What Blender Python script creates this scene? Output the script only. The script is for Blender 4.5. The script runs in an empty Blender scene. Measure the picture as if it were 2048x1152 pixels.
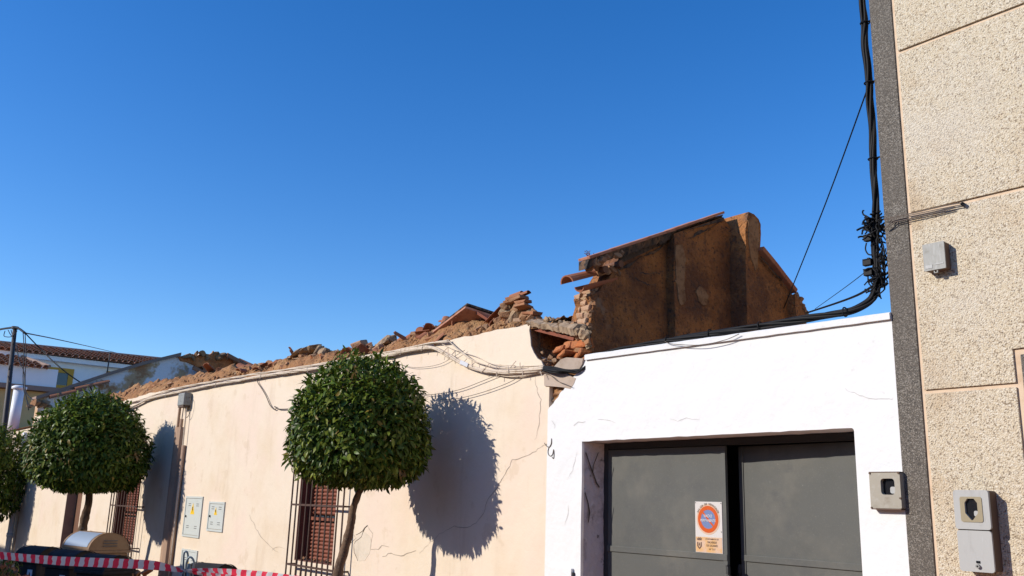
import bpy, bmesh, math, random
import numpy as np
from mathutils import Vector, Matrix, noise, Euler
from mathutils.geometry import tessellate_polygon
random.seed(7); RNG = np.random.default_rng(7)
S = bpy.context.scene
COL = S.collection
V = Vector
# ------------------------------------------------------------------ camera
FPX = 1790.0; PITCH = math.radians(13.6); ROLL = math.radians(1.76); PHI = math.radians(38.4); EYE = 1.65
fh = V((-math.cos(PHI), math.sin(PHI), 0)); rt = fh.cross(V((0, 0, 1)))
fw = fh*math.cos(PITCH) + V((0, 0, 1))*math.sin(PITCH); u0 = rt.cross(fw)
cu = u0*math.cos(ROLL) - rt*math.sin(ROLL); cr = rt*math.cos(ROLL) + u0*math.sin(ROLL)
CAM = V((0, 0, EYE))
cd = bpy.data.cameras.new('camera'); cam = bpy.data.objects.new('camera', cd); COL.objects.link(cam)
cd.sensor_width = 36; cd.lens = FPX/2048*36; cd.clip_start = 0.05; cd.clip_end = 3000
mw = Matrix((cr, cu, -fw)).transposed().to_4x4(); mw.translation = CAM; cam.matrix_world = mw
S.camera = cam
# ------------------------------------------------------------------ sky, sun, exposure
SUN = V((0.44, 1.0, -0.50)).normalized()          # travel direction of the sunlight
EL = math.asin(-SUN.z); AZ = math.atan2(-SUN.x, -SUN.y)
w = bpy.data.worlds.new('World'); S.world = w; w.use_nodes = True
nt = w.node_tree; bg = nt.nodes['Background']
sky = nt.nodes.new('ShaderNodeTexSky'); sky.sky_type = 'NISHITA'; sky.sun_disc = False
sky.sun_elevation = EL; sky.sun_rotation = AZ; sky.altitude = 300; sky.air_density = 1.0; sky.dust_density = 0.25; sky.ozone_density = 3.0
hs = nt.nodes.new('ShaderNodeHueSaturation'); hs.inputs['Saturation'].default_value = 1.34; hs.inputs['Hue'].default_value = 0.511   # clear dry air
nt.links.new(sky.outputs[0], hs.inputs['Color']); nt.links.new(hs.outputs[0], bg.inputs[0])
bg.inputs[1].default_value = 0.15
sl = bpy.data.lights.new('sun', 'SUN'); sl.energy = 3.85; sl.angle = math.radians(0.5); sl.color = (1.0, 0.93, 0.83)
so = bpy.data.objects.new('sun', sl); COL.objects.link(so); so.location = (-8, -18, 12)
so.rotation_euler = SUN.to_track_quat('-Z', 'Y').to_euler()
S.view_settings.view_transform = 'Standard'; S.view_settings.look = 'None'
S.view_settings.exposure = 0.4; S.view_settings.gamma = 1.0; S.view_settings.use_curve_mapping = False

# ------------------------------------------------------------------ helpers
D = 5.25                                            # the street front stands at y = D
def ray(px, py): return (fw*FPX + cr*(px-1024) - cu*(py-576)).normalized()
def fp(px, py, Y=D):                                # a point of the front (or of a parallel plane)
    d = ray(px, py); return CAM + d*(Y/d.y)
def gx(px, py, X):                                  # a point on a wall that runs away from the street
    d = ray(px, py); return CAM + d*(X/d.x)
def dep(px, py, depth):
    d = ray(px, py); return CAM + d*(depth/d.dot(fw))
def GZ(x): return 0.035*max(-60, min(6, x))
def lerp(a, b, t): return a+(b-a)*t
def interp(tab, x):
    if x <= tab[0][0]: return tab[0][1]
    for (a, va), (b, vb) in zip(tab, tab[1:]):
        if x <= b: return va+(vb-va)*(x-a)/(b-a)
    return tab[-1][1]

def mat(name, col, rough=0.85, var=(), bump=(), spec=0.3, metal=0.0, rnd=None, attr=None, transl=0.0, rvar=None, coat=0.0):
    m = bpy.data.materials.new(name); m.use_nodes = True
    n = m.node_tree.nodes; L = m.node_tree.links
    b = n['Principled BSDF']; out = n['Material Output']
    b.inputs['Roughness'].default_value = rough; b.inputs['Metallic'].default_value = metal
    b.inputs['Specular IOR Level'].default_value = spec
    if coat: b.inputs['Coat Weight'].default_value = coat
    geo = n.new('ShaderNodeNewGeometry')
    if attr:
        a = n.new('ShaderNodeAttribute'); a.attribute_name = attr; cur = a.outputs['Color']
    else:
        r = n.new('ShaderNodeRGB'); r.outputs[0].default_value = (*col, 1); cur = r.outputs[0]
    def mix(fac, c2):
        nonlocal cur
        mx = n.new('ShaderNodeMix'); mx.data_type = 'RGBA'
        L.new(fac, mx.inputs[0]); L.new(cur, mx.inputs[6])
        mx.inputs[7].default_value = (*c2, 1); cur = mx.outputs[2]
    def pos(stretch):
        if stretch is None: return geo.outputs['Position']
        mp = n.new('ShaderNodeMapping'); mp.inputs['Scale'].default_value = stretch
        L.new(geo.outputs['Position'], mp.inputs['Vector']); return mp.outputs[0]
    for v in var:
        c2, sc, lo, hi = v[:4]; amt = v[4] if len(v) > 4 else 1.0; st = v[5] if len(v) > 5 else None; kind = v[6] if len(v) > 6 else 'noise'
        if kind == 'voronoi':
            t = n.new('ShaderNodeTexVoronoi'); t.inputs['Scale'].default_value = sc; src = t.outputs['Distance']
        elif kind == 'cell':
            t = n.new('ShaderNodeTexVoronoi'); t.inputs['Scale'].default_value = sc
            sp = n.new('ShaderNodeSeparateColor'); L.new(t.outputs['Color'], sp.inputs[0]); src = sp.outputs[0]
        else:
            t = n.new('ShaderNodeTexNoise'); t.inputs['Scale'].default_value = sc; t.inputs['Detail'].default_value = 6; t.inputs['Roughness'].default_value = 0.62
            src = t.outputs[0]
        L.new(pos(st), t.inputs['Vector'])
        mr = n.new('ShaderNodeMapRange'); mr.interpolation_type = 'SMOOTHSTEP'
        mr.inputs[1].default_value = lo; mr.inputs[2].default_value = hi; mr.inputs[3].default_value = 0; mr.inputs[4].default_value = amt
        L.new(src, mr.inputs[0]); mix(mr.outputs[0], c2)
    if rnd:
        oi = n.new('ShaderNodeObjectInfo'); mr = n.new('ShaderNodeMath'); mr.operation = 'MULTIPLY'; mr.inputs[1].default_value = rnd[1]
        L.new(oi.outputs['Random'], mr.inputs[0]); mix(mr.outputs[0], rnd[0])
    L.new(cur, b.inputs['Base Color'])
    if rvar:
        t = n.new('ShaderNodeTexNoise'); t.inputs['Scale'].default_value = rvar[0]; t.inputs['Detail'].default_value = 5
        L.new(geo.outputs['Position'], t.inputs['Vector']); mr = n.new('ShaderNodeMapRange')
        mr.inputs[3].default_value = rvar[1]; mr.inputs[4].default_value = rvar[2]; mr.inputs[1].default_value = .3; mr.inputs[2].default_value = .7
        L.new(t.outputs[0], mr.inputs[0]); L.new(mr.outputs[0], b.inputs['Roughness'])
    prev = None
    for bp in bump:
        sc, strength, dist = bp[:3]; kind = bp[3] if len(bp) > 3 else 'noise'; st = bp[4] if len(bp) > 4 else None
        if kind == 'voronoi':
            t = n.new('ShaderNodeTexVoronoi'); t.inputs['Scale'].default_value = sc; src = t.outputs['Distance']
            inv = n.new('ShaderNodeMath'); inv.operation = 'SUBTRACT'; inv.inputs[0].default_value = 1; L.new(src, inv.inputs[1]); src = inv.outputs[0]
        else:
            t = n.new('ShaderNodeTexNoise'); t.inputs['Scale'].default_value = sc; t.inputs['Detail'].default_value = 6; src = t.outputs[0]
        L.new(pos(st), t.inputs['Vector'])
        bn = n.new('ShaderNodeBump'); bn.inputs['Strength'].default_value = strength; bn.inputs['Distance'].default_value = dist
        L.new(src, bn.inputs['Height'])
        if prev: L.new(prev, bn.inputs['Normal'])
        prev = bn.outputs[0]
    if prev: L.new(prev, b.inputs['Normal'])
    if transl:
        tr = n.new('ShaderNodeBsdfTranslucent'); L.new(cur, tr.inputs[0])
        ms = n.new('ShaderNodeMixShader'); ms.inputs[0].default_value = transl
        L.new(b.outputs[0], ms.inputs[1]); L.new(tr.outputs[0], ms.inputs[2]); L.new(ms.outputs[0], out.inputs[0])
    return m

MT = {}
MT['cream'] = mat('cream_render', (0.675, 0.57, 0.445), 0.9,
    var=[((0.63, 0.51, 0.37), 1.3, .45, .72, .9), ((0.50, 0.38, 0.26), 2.2, .56, .8, .75, (1, 1, .2)), ((0.68, 0.54, 0.44), .6, .48, .66, .7), ((0.50, 0.40, 0.29), 5, .60, .74, .45, (1, 1, .12)), ((.56,.44,.31), 3.1, .6, .66, .45), ((0.42, 0.34, 0.27), 60, .70, .8, .4)],
    bump=[(7, .35, .02), (90, .35, .004)])
MT['white'] = mat('whitewash', (0.665, 0.665, 0.655), 0.85,
    var=[((0.60, 0.60, 0.57), 2.5, .55, .8, .6), ((0.46, 0.43, 0.38), 24, .68, .8, .45), ((.5,.49,.46), 9, .64,.72,.4)],
    bump=[(5, .40, .03), (22, .3, .010), (110, .25, .003)])
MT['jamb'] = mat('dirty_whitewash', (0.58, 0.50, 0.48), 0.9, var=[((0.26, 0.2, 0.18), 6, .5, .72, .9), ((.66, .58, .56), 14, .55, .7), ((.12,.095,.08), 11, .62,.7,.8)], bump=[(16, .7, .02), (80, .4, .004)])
MT['adobe'] = mat('adobe_plaster', (0.33, 0.138, 0.046), 0.95,
    var=[((0.15, 0.064, 0.030), 1.9, .40, .62), ((0.41, 0.19, 0.068), 3.4, .55, .75, .8), ((0.08, 0.048, 0.035), 9, .54, .70, .8), ((.07, .042, .03), 30, .54, .66, .85), ((.36, .24, .14), 48, .62, .74, .6), ((.26, .19, .13), 1.3, .66, .72, .6)],
    bump=[(6, .8, .06), (28, 1.0, .035), (100, .6, .008)])
MT['soot'] = mat('sooty_plaster', (0.075, 0.055, 0.042), 0.95, var=[((0.19, 0.105, 0.055), 5, .46, .64), ((.03, .026, .024), 18, .48, .62)], bump=[(14, .8, .03), (60, .6, .008)])
MT['patch'] = mat('grey_mortar_patch', (0.27, 0.155, 0.08), 0.95, var=[((.17, .085, .04), 9, .45, .65), ((.08,.05,.035), 30,.55,.68,.8)], bump=[(22, .6, .015)])
MT['soil'] = mat('adobe_soil', (0.32, 0.158, 0.068), 1.0,
    var=[((0.42, 0.24, 0.11), 2.4, .45, .7), ((0.19, 0.08, 0.035), 5, .48, .7, .85), ((.44, .30, .18), 28, .58, .72, .75), ((.11, .05, .025), 40, .57, .72, .8)],
    bump=[(14, .9, .05), (55, .8, .015), (150, .5, .004)])
MT['stone'] = mat('rubble_stone', (0.31, 0.20, 0.12), 0.95, var=[((0.17, 0.10, 0.06), 9, .45, .68), ((.42, .30, .20), 22, .55, .75, .7)], bump=[(25, .8, .02), (90, .5, .005)], rnd=((0.33, 0.15, 0.065), .85))
MT['greystone'] = mat('old_mortar_lump', (0.35, 0.245, 0.15), 0.95, var=[((0.18, 0.115, 0.07), 12, .45, .66), ((.42, .33, .23), 30, .55, .75)], bump=[(25, .9, .02), (90, .5, .005)])
MT['brick'] = mat('fired_brick', (0.33, 0.14, 0.065), 0.92, var=[((0.30, 0.12, 0.06), 12, .45, .7), ((.42, .27, .17), 20, .58, .7, .7)], bump=[(40, .7, .008), (130, .5, .003)], rnd=((0.34, 0.19, 0.10), .9))
MT['palebrick'] = mat('mortar_dusted_brick', (0.40, 0.26, 0.165), 0.95, var=[((0.38, 0.2, 0.12), 14, .5, .7), ((.47, .36, .26), 24, .55, .72)], bump=[(40, .8, .01), (130, .5, .003)], rnd=((0.42, 0.24, 0.14), .8))
MT['redbrick'] = mat('broken_orange_brick', (0.40, 0.125, 0.035), 0.9, var=[((0.36, 0.1, 0.04), 18, .45, .68)], bump=[(30, .9, .015)], rnd=((0.42, 0.2, 0.1), .7))
MT['mortar'] = mat('earth_mortar', (0.37, 0.25, 0.15), 1.0, var=[((0.24, 0.14, 0.08), 12, .45, .7)], bump=[(30, .9, .02), (100, .5, .004)])
MT['tile'] = mat('roof_tile_clay', (0.30, 0.105, 0.05), 0.85, var=[((0.28, 0.12, 0.075), 5, .45, .7), ((.38, .26, .18), 16, .62, .74, .6)], bump=[(50, .4, .004)], rnd=((0.36, 0.16, 0.085), .7))
MT['fartile'] = mat('pale_terracotta_tile', (0.50, 0.24, 0.145), 0.85, var=[((0.38, 0.17, 0.10), 2, .45, .7)], rnd=((0.56, 0.32, 0.21), .8))
MT['farearth'] = mat('bare_adobe', (0.62, 0.23, 0.085), 1.0, var=[((.40, .13, .045), 3, .45, .65), ((.66, .36, .18), 7, .58, .7)], bump=[(10, .9, .06), (40, .7, .012)])
MT['verge'] = mat('verge_mortar_pink', (0.42, 0.20, 0.13), 0.9, var=[((.31, .12, .07), 7, .45, .65)], bump=[(40, .5, .005)])
MT['concrete'] = mat('grey_concrete', (0.40, 0.29, 0.19), 0.95, var=[((.2, .155, .105), 9, .45, .7), ((.4, .34, .26), 30, .55, .75)], bump=[(30, .6, .01)])
MT['pebbledark'] = mat('grey_terrazzo', (0.115, 0.099, 0.08), 0.8,
    var=[((0.255, 0.23, 0.195), 170, .5, .85, .9, None, 'cell'), ((0.045, 0.041, 0.036), 190, .55, .85, .8, None, 'cell'), ((.10, .085, .07), 1.5, .42, .7, .6)], bump=[(190, .6, .004, 'voronoi'), (320, .3, .002)])
MT['pebble'] = mat('cream_exposed_aggregate', (0.54, 0.455, 0.325), 0.85,
    var=[((0.62, 0.555, 0.44), 95, .35, .9, .8, None, 'cell'), ((0.46, 0.34, 0.21), 2.6, .48, .72, .7), ((0.22, 0.165, 0.11), 130, .80, .94, .85, None, 'cell'), ((.36, .27, .18), 75, .56, .70, .7), ((.55,.50,.42), 1.1, .5,.7,.5)],
    bump=[(115, .8, .007, 'voronoi'), (60, .5, .008), (260, .4, .003)])
MT['joint'] = mat('joint_mortar', (0.60, 0.46, 0.33), 0.9, var=[((.5, .36, .24), 8, .45, .7)], bump=[(90, .3, .002)])
MT['steel'] = mat('dark_painted_steel', (0.078, 0.080, 0.073), 0.55, var=[((0.112, 0.108, 0.092), 2.2, .45, .75), ((0.066, .068, .066), 5, .5, .7, .7), ((.2, .19, .17), 34, .68, .75, .6), ((.13,.125,.11), 120,.55,.7,.5)], bump=[(2.2, .12, .03), (150, .15, .002)], spec=.35, rvar=(4, .45, .7))
MT['steelframe'] = mat('black_steel_frame', (0.035, 0.035, 0.035), 0.5, bump=[(80, .15, .002)])
MT['greymetal'] = mat('weathered_galvanised', (0.24, 0.24, 0.225), 0.55, var=[((.33, .33, .32), 30, .5, .7, .8, (3, 1, .5)), ((.15, .14, .12), 16, .5, .72, .8)], metal=.1, bump=[(60, .1, .002)])
MT['plate'] = mat('steel_cover_plate', (0.29, 0.265, 0.215), 0.5, var=[((.35, .33, .29), 14, .5, .7, .8), ((.2, .165, .12), 12, .55, .75, .7)], metal=.1, bump=[(70, .1, .002)])
MT['plastic'] = mat('grey_meter_plastic', (0.36, 0.36, 0.345), 0.5, var=[((.28, .275, .26), 14, .5, .75, .8, (2, 1, .4)), ((.42,.42,.41), 40,.58,.7,.6,(2,1,.3))], bump=[(60, .08, .002)])
MT['brownplastic'] = mat('brown_box_side', (0.10, 0.06, 0.04), 0.6)
MT['beigeframe'] = mat('yellowed_plastic', (0.27, 0.225, 0.14), 0.5)
MT['hole'] = mat('dark_meter_window', (0.012, 0.012, 0.014), 0.12, spec=.5)
MT['cabinet'] = mat('pale_grey_cabinet', (0.50, 0.525, 0.495), 0.5, var=[((.44, .46, .42), 4, .5, .7, .5)])
MT['slit'] = mat('dark_vent_slit', (0.12, 0.12, 0.12), 0.8)
MT['yellow'] = mat('warning_yellow', (0.80, 0.50, 0.02), 0.5)
MT['black'] = mat('black_rubber_cable', (0.008, 0.008, 0.009), 0.6, spec=.2)
MT['painted'] = mat('cream_painted_cable', (0.58, 0.48, 0.375), 0.8, var=[((.36, .27, .18), 25, .5, .72, .8)])
MT['greycable'] = mat('grey_cable', (0.13, 0.105, 0.085), 0.7)
MT['bark'] = mat('orange_tree_bark', (0.15, 0.095, 0.06), 0.95, var=[((.07, .042, .028), 14, .45, .68, 1, (1, 1, .3)), ((.27, .22, .17), 9, .58, .70, .8)], bump=[(30, .8, .012), (90, .5, .004)])
MT['leaf'] = mat('glossy_leaf', (0.05, 0.09, 0.02), 0.42, attr='leafcol', spec=.2, transl=.16)
MT['grille'] = mat('red_brown_iron', (0.075, 0.042, 0.032), 0.6, var=[((.11, .07, .055), 30, .5, .75, .7)], spec=.25)
MT['reveal'] = mat('brown_reveal_paint', (0.16, 0.065, 0.05), 0.7, var=[((.15, .06, .045), 5, .45, .7)])
MT['shutter'] = mat('terracotta_shutter', (0.21, 0.066, 0.038), 0.6, var=[((.16, .05, .03), 9, .45, .7)], rnd=((.25, .09, .055), .5))
MT['glass'] = mat('window_glass', (0.05, 0.07, 0.09), 0.08, spec=.6)
MT['wood'] = mat('old_brown_wood', (0.16, 0.075, 0.04), 0.7, var=[((.09, .04, .025), 8, .45, .7, 1, (8, 8, .5))])
MT['pinkpipe'] = mat('tan_painted_pipe', (0.37, 0.24, 0.16), 0.7, var=[((.31, .19, .13), 4, .45, .7)])
MT['whitepvc'] = mat('white_pvc', (0.72, 0.73, 0.75), 0.45)
MT['bin'] = mat('dark_grey_bin_plastic', (0.026, 0.024, 0.024), 0.8, var=[((.045, .042, .042), 6, .45, .7)], spec=.15)
MT['brownbin'] = mat('tan_container_plastic', (0.30, 0.185, 0.10), 0.6, var=[((.25, .15, .08), 6, .45, .7)])
MT['bluetint'] = mat('blue_grey_tint', (0.28, 0.34, 0.42), 0.4)  # on the container flap, a sky reflection painted as colour
MT['sticker'] = mat('pale_blue_sticker', (0.5, 0.58, 0.66), 0.5)
MT['tape_w'] = mat('white_tape', (0.7, 0.7, 0.72), 0.45, transl=.45)
MT['tape_r'] = mat('red_tape', (0.85, 0.05, 0.10), 0.45, transl=.45)
MT['tube'] = mat('blue_grey_tube', (0.20, 0.25, 0.28), 0.45, metal=.3)
MT['farwhite'] = mat('far_white_wall', (0.86, 0.86, 0.88), 0.9, var=[((.78, .78, .81), 1.5, .5, .7, .6)])
MT['ochre'] = mat('ochre_surround', (0.60, 0.32, 0.05), 0.8)
MT['farbeige'] = mat('beige_wall', (0.62, 0.44, 0.20), 0.9, var=[((.5, .35, .16), 1.2, .45, .7)])
MT['greycornice'] = mat('grey_cornice', (0.27, 0.19, 0.155), 0.9)
MT['paintedwall'] = mat('flaking_white_paint', (0.82, 0.76, 0.76), 0.95, var=[((.52, .34, .20), .8, .46, .53), ((.40, .2, .1), 1.6, .56, .62)], bump=[(12, .6, .03), (50, .5, .006)])
MT['pole'] = mat('grey_metal_pole', (0.06, 0.052, 0.05), 0.6, metal=.2)
MT['crack'] = mat('crack_dark', (0.10, 0.075, 0.055), 1.0)
MT['crackpale'] = mat('crack_fine', (0.33, 0.27, 0.21), 1.0)
MT['crackwhite'] = mat('crack_in_whitewash', (0.44, 0.42, 0.39), 1.0)
MT['asphalt'] = mat('asphalt', (0.16, 0.11, 0.075), 0.9, var=[((.075, .073, .07), 40, .45, .7)], bump=[(120, .6, .006)])
MT['paving'] = mat('pavement_tiles', (0.56, 0.27, 0.15), 0.9, var=[((.47, .21, .115), 3, .45, .7)], bump=[(60, .4, .004)])
MT['kerb'] = mat('granite_kerb', (0.36, 0.35, 0.33), 0.85, bump=[(60, .4, .004)])
MT['earth'] = mat('open_ground', (0.24, 0.20, 0.14), 1.0, var=[((.17, .15, .1), .3, .45, .7)])
MT['flat'] = mat('flat_roof', (0.35, 0.32, 0.3), 0.95)
MT['signw'] = mat('sign_white_enamel', (0.54, 0.51, 0.48), 0.35)
MT['signp'] = mat('sign_faded_pink', (0.56, 0.39, 0.28), 0.35)
MT['signo'] = mat('sign_pale_orange', (0.57, 0.34, 0.14), 0.35, var=[((.55, .39, .28), 14, .35, .65)])
MT['signr'] = mat('sign_orange_red', (0.50, 0.085, 0.013), 0.35)
MT['signb'] = mat('sign_faded_blue', (0.14, 0.19, 0.34), 0.35)
MT['signt'] = mat('sign_brown_print', (0.13, 0.075, 0.05), 0.5)
MT['signlt'] = mat('sign_white_print', (0.56, 0.56, 0.58), 0.4)
MT['rust'] = mat('rust_red_beam', (0.22, 0.07, 0.04), 0.85, var=[((.12, .045, .03), 9, .45, .7)], bump=[(50, .5, .004)])
MT['twig'] = mat('dry_weed', (0.16, 0.08, 0.07), 0.9)
MT['deadleaf'] = mat('heaped_leaf_litter', (0.5, 0.3, 0.14), 0.8, attr='leafcol')

class MB:
    def __init__(s): s.v = []; s.f = []; s.mi = []
    def add(s, vs, fs, mi=0):
        o = len(s.v); s.v += [tuple(p) for p in vs]; s.f += [tuple(i+o for i in f) for f in fs]; s.mi += [mi]*len(fs); return s
    def box(s, a, b, mi=0, m=None):
        x0, y0, z0 = a; x1, y1, z1 = b
        vs = [V(p) for p in ((x0,y0,z0),(x1,y0,z0),(x1,y1,z0),(x0,y1,z0),(x0,y0,z1),(x1,y0,z1),(x1,y1,z1),(x0,y1,z1))]
        if m: vs = [m @ p for p in vs]
        return s.add(vs, [(0,3,2,1),(4,5,6,7),(0,1,5,4),(1,2,6,5),(2,3,7,6),(3,0,4,7)], mi)
    def tube(s, pts, r, n=8, mi=0, cap=True):
        pts = [V(p) for p in pts]; k = len(pts); rs = r if isinstance(r, (list, tuple)) else [r]*k
        vs = []; prev = None
        for i, p in enumerate(pts):
            t = (pts[min(i+1, k-1)]-pts[max(i-1, 0)]).normalized()
            if prev is None:
                a = V((0, 0, 1)) if abs(t.z) < .9 else V((1, 0, 0)); nx = t.cross(a).normalized()
            else:
                nx = (prev - t*prev.dot(t)).normalized()
            prev = nx; ny = t.cross(nx)
            vs += [p+nx*(rs[i]*math.cos(2*math.pi*j/n))+ny*(rs[i]*math.sin(2*math.pi*j/n)) for j in range(n)]
        fs = [(i*n+j, i*n+(j+1)%n, (i+1)*n+(j+1)%n, (i+1)*n+j) for i in range(k-1) for j in range(n)]
        if cap: fs += [tuple(range(n))[::-1], tuple(range((k-1)*n, k*n))]
        return s.add(vs, fs, mi)
    def prism(s, loops, depth, to3, mi=0):
        """loops: outer + holes in 2D; to3(a, b, d) -> 3D; extruded from d = 0 to depth"""
        allp = [p for l in loops for p in l]
        tris = tessellate_polygon([[V((p[0], p[1], 0)) for p in l] for l in loops]); N = len(allp)
        vs = [to3(p[0], p[1], 0) for p in allp] + [to3(p[0], p[1], depth) for p in allp]
        fs = [tuple(t) for t in tris] + [tuple(i+N for i in t[::-1]) for t in tris]
        o = 0
        for l in loops:
            k = len(l)
            fs += [(o+i, o+(i+1) % k, o+(i+1) % k+N, o+i+N) for i in range(k)]; o += k
        return s.add(vs, fs, mi)
    def build(s, name, m, parent=None, smooth=False, bevel=0, recalc=True):
        me = bpy.data.meshes.new(name); me.from_pydata(s.v, [], s.f)
        ms = m if isinstance(m, (list, tuple)) else [m]
        for q in ms: me.materials.append(MT[q])
        if len(ms) > 1: me.polygons.foreach_set('material_index', s.mi)
        if recalc or bevel:
            bm = bmesh.new(); bm.from_mesh(me)
            if recalc: bmesh.ops.recalc_face_normals(bm, faces=bm.faces)
            if bevel: bmesh.ops.bevel(bm, geom=[e for e in bm.edges if len(e.link_faces) == 2 and e.calc_face_angle(0) > .5], offset=bevel, segments=2, profile=.6, affect='EDGES')
            bm.to_mesh(me); bm.free()
        if smooth: me.polygons.foreach_set('use_smooth', [True]*len(me.polygons))
        o = bpy.data.objects.new(name, me); COL.objects.link(o)
        if parent: attach(o, parent)
        return o
def root_of(o):
    M_ = Matrix.Identity(4); 
    while o: M_ = o.matrix_basis @ M_ if o.parent is None else o.matrix_parent_inverse @ o.matrix_basis @ M_; o = o.parent
    return M_
def wmat(o):
    m = o.matrix_basis.copy()
    if o.parent: m = wmat(o.parent) @ o.matrix_parent_inverse @ m
    return m
def attach(o, p):
    o.parent = p; o.matrix_parent_inverse = wmat(p).inverted(); return o
def tag(o, label=None, cat=None, group=None, kind=None):
    if label: o['label'] = label
    if cat: o['category'] = cat
    if group: o['group'] = group
    if kind: o['kind'] = kind
    return o
def thing(name, label, cat, loc, group=None):
    o = bpy.data.objects.new(name, None); o.empty_display_size = .2; COL.objects.link(o); o.location = loc
    return tag(o, label, cat, group)
def ground_origin(o):
    """move a single-mesh thing's origin to the middle of its base"""
    me = o.data; c = np.empty(len(me.vertices)*3); me.vertices.foreach_get('co', c); c = c.reshape(-1, 3)
    p = V(((c[:, 0].min()+c[:, 0].max())/2, (c[:, 1].min()+c[:, 1].max())/2, c[:, 2].min()))
    me.transform(Matrix.Translation(-p)); o.location = p; return o
def struct(mb, name, m, smooth=False):
    return tag(mb.build(name, m, smooth=smooth), kind='structure')
def inst(name, me, parent, loc, rot=(0, 0, 0), sc=(1, 1, 1)):
    o = bpy.data.objects.new(name, me); COL.objects.link(o); o.location = loc; o.rotation_euler = rot; o.scale = sc
    return attach(o, parent) if parent else o
def smoothpts(pts, k=6):
    """Catmull-Rom through points"""
    P = [V(p) for p in pts]; out = []
    for i in range(len(P)-1):
        a = P[max(i-1, 0)]; b = P[i]; c = P[i+1]; d = P[min(i+2, len(P)-1)]
        for j in range(k):
            t = j/k; out.append(.5*((2*b)+(c-a)*t+(2*a-5*b+4*c-d)*t*t+(3*b-a-3*c+d)*t**3))
    out.append(P[-1]); return out
def jit(a): return (random.random()-.5)*2*a

# shared rubble meshes
def rock_mesh(seed, sub=2, rough=.32, m='stone', flat=(1, 1, 1)):
    bm = bmesh.new(); bmesh.ops.create_icosphere(bm, subdivisions=sub, radius=.5)
    for v_ in bm.verts:
        q = v_.co*1.7+V((seed*7.3, seed*3.1, seed)); d = noise.noise(q)*rough + noise.noise(q*2.7)*rough*.5
        v_.co *= 1+d
        for ax in ((.8, .5, .2), (-.3, .9, .4), (.1, -.6, .9), (-.8, -.2, -.5), (.3, .2, -1), (.6, -.8, -.1)):
            n_ = V(ax).normalized(); n_.rotate(Euler((seed*1.3, seed*2.1, seed*.7))); e = v_.co.dot(n_)-.29
            if e > 0: v_.co -= n_*e*.95
        v_.co = V((v_.co.x*flat[0], v_.co.y*flat[1], v_.co.z*flat[2]))
    me = bpy.data.meshes.new('stone'); bm.to_mesh(me); bm.free(); me.materials.append(MT[m]); return me
def brick_mesh(seed, m, sz=(.24, .12, .055), j=.006, bev=.006):
    random.seed(seed); bm = bmesh.new(); bmesh.ops.create_cube(bm, size=1)
    for v_ in bm.verts: v_.co = V((v_.co.x*sz[0]+jit(j*1.6), v_.co.y*sz[1]+jit(j*1.6), v_.co.z*sz[2]+jit(j)))
    bmesh.ops.bevel(bm, geom=list(bm.edges), offset=bev, segments=1, affect='EDGES')
    me = bpy.data.meshes.new('brick'); bm.to_mesh(me); bm.free(); me.materials.append(MT[m]); return me
def tile_mesh(L=.42, r0=.085, r1=.07, th=.014, n=8, m='tile'):
    """barrel tile lying along +x, open side down"""
    mb = MB(); vs = []
    for (x, r) in ((0, r0), (L, r1)):
        for rr in (r, r-th):
            for i in range(n+1):
                a = math.pi*i/n; vs.append((x, rr*math.cos(a), rr*math.sin(a)*.85))
    k = n+1; fs = []
    for i in range(n):
        fs += [(i, i+1, 2*k+i+1, 2*k+i), (k+i, 3*k+i, 3*k+i+1, k+i+1), (i, k+i, k+i+1, i+1), (2*k+i, 2*k+i+1, 3*k+i+1, 3*k+i)]
    fs += [(0, 2*k, 3*k, k), (n, k+n, 3*k+n, 2*k+n)]
    mb.add(vs, fs); o = mb.build('roof_tile', m, smooth=False); me = o.data; bpy.data.objects.remove(o); return me
ROCKS = [rock_mesh(i, 2, .35) for i in range(6)]
GROCKS = [rock_mesh(i+11, 2, .35, 'greystone') for i in range(4)]
BRK = [brick_mesh(i, 'brick', j=.012) for i in range(4)]
PBR = [brick_mesh(i+20, 'palebrick', j=.012, bev=.009) for i in range(4)]
RBR = [brick_mesh(i+40, 'redbrick', j=.03, bev=.014) for i in range(4)]
TILE = tile_mesh()
FTILE = tile_mesh(L=.5, r0=.12, r1=.10, th=.02, n=6, m='fartile')
random.seed(11)

# ------------------------------------------------------------------ ground
def sheet(xs, ys, dz):
    mb = MB(); vs = [(x, y, GZ(x)+dz) for x in xs for y in ys]; k = len(ys)
    mb.add(vs, [(i*k+j, (i+1)*k+j, (i+1)*k+j+1, i*k+j+1) for i in range(len(xs)-1) for j in range(k-1)]); return mb
XS = [-900, -300, -120, -60, -45, -30, -20, -10, 0, 6, 30, 120, 400]
struct(sheet(XS, [-600, -40, 60, 900], -.35), 'ground', 'earth')
struct(sheet(XS[3:11], [-4.6, 2.15], -.14), 'road', 'asphalt')
struct(sheet(XS[3:11], [2.32, D+.02], 0.0), 'pavement', 'paving')
struct(sheet(XS[3:11], [-8, -4.78], 0.0), 'far_pavement', 'paving')
mb = MB()
for xa, xb in zip(XS[3:10], XS[4:11]):
    for y0, y1 in ((2.15, 2.32), (-4.78, -4.6)):
        mb.add([(xa, y0, GZ(xa)-.3), (xb, y0, GZ(xb)-.3), (xb, y1, GZ(xb)-.3), (xa, y1, GZ(xa)-.3), (xa, y0, GZ(xa)), (xb, y0, GZ(xb)), (xb, y1, GZ(xb)), (xa, y1, GZ(xa))],
               [(0,3,2,1),(4,5,6,7),(0,1,5,4),(1,2,6,5),(2,3,7,6),(3,0,4,7)])
struct(mb, 'kerb', 'kerb')

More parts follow.
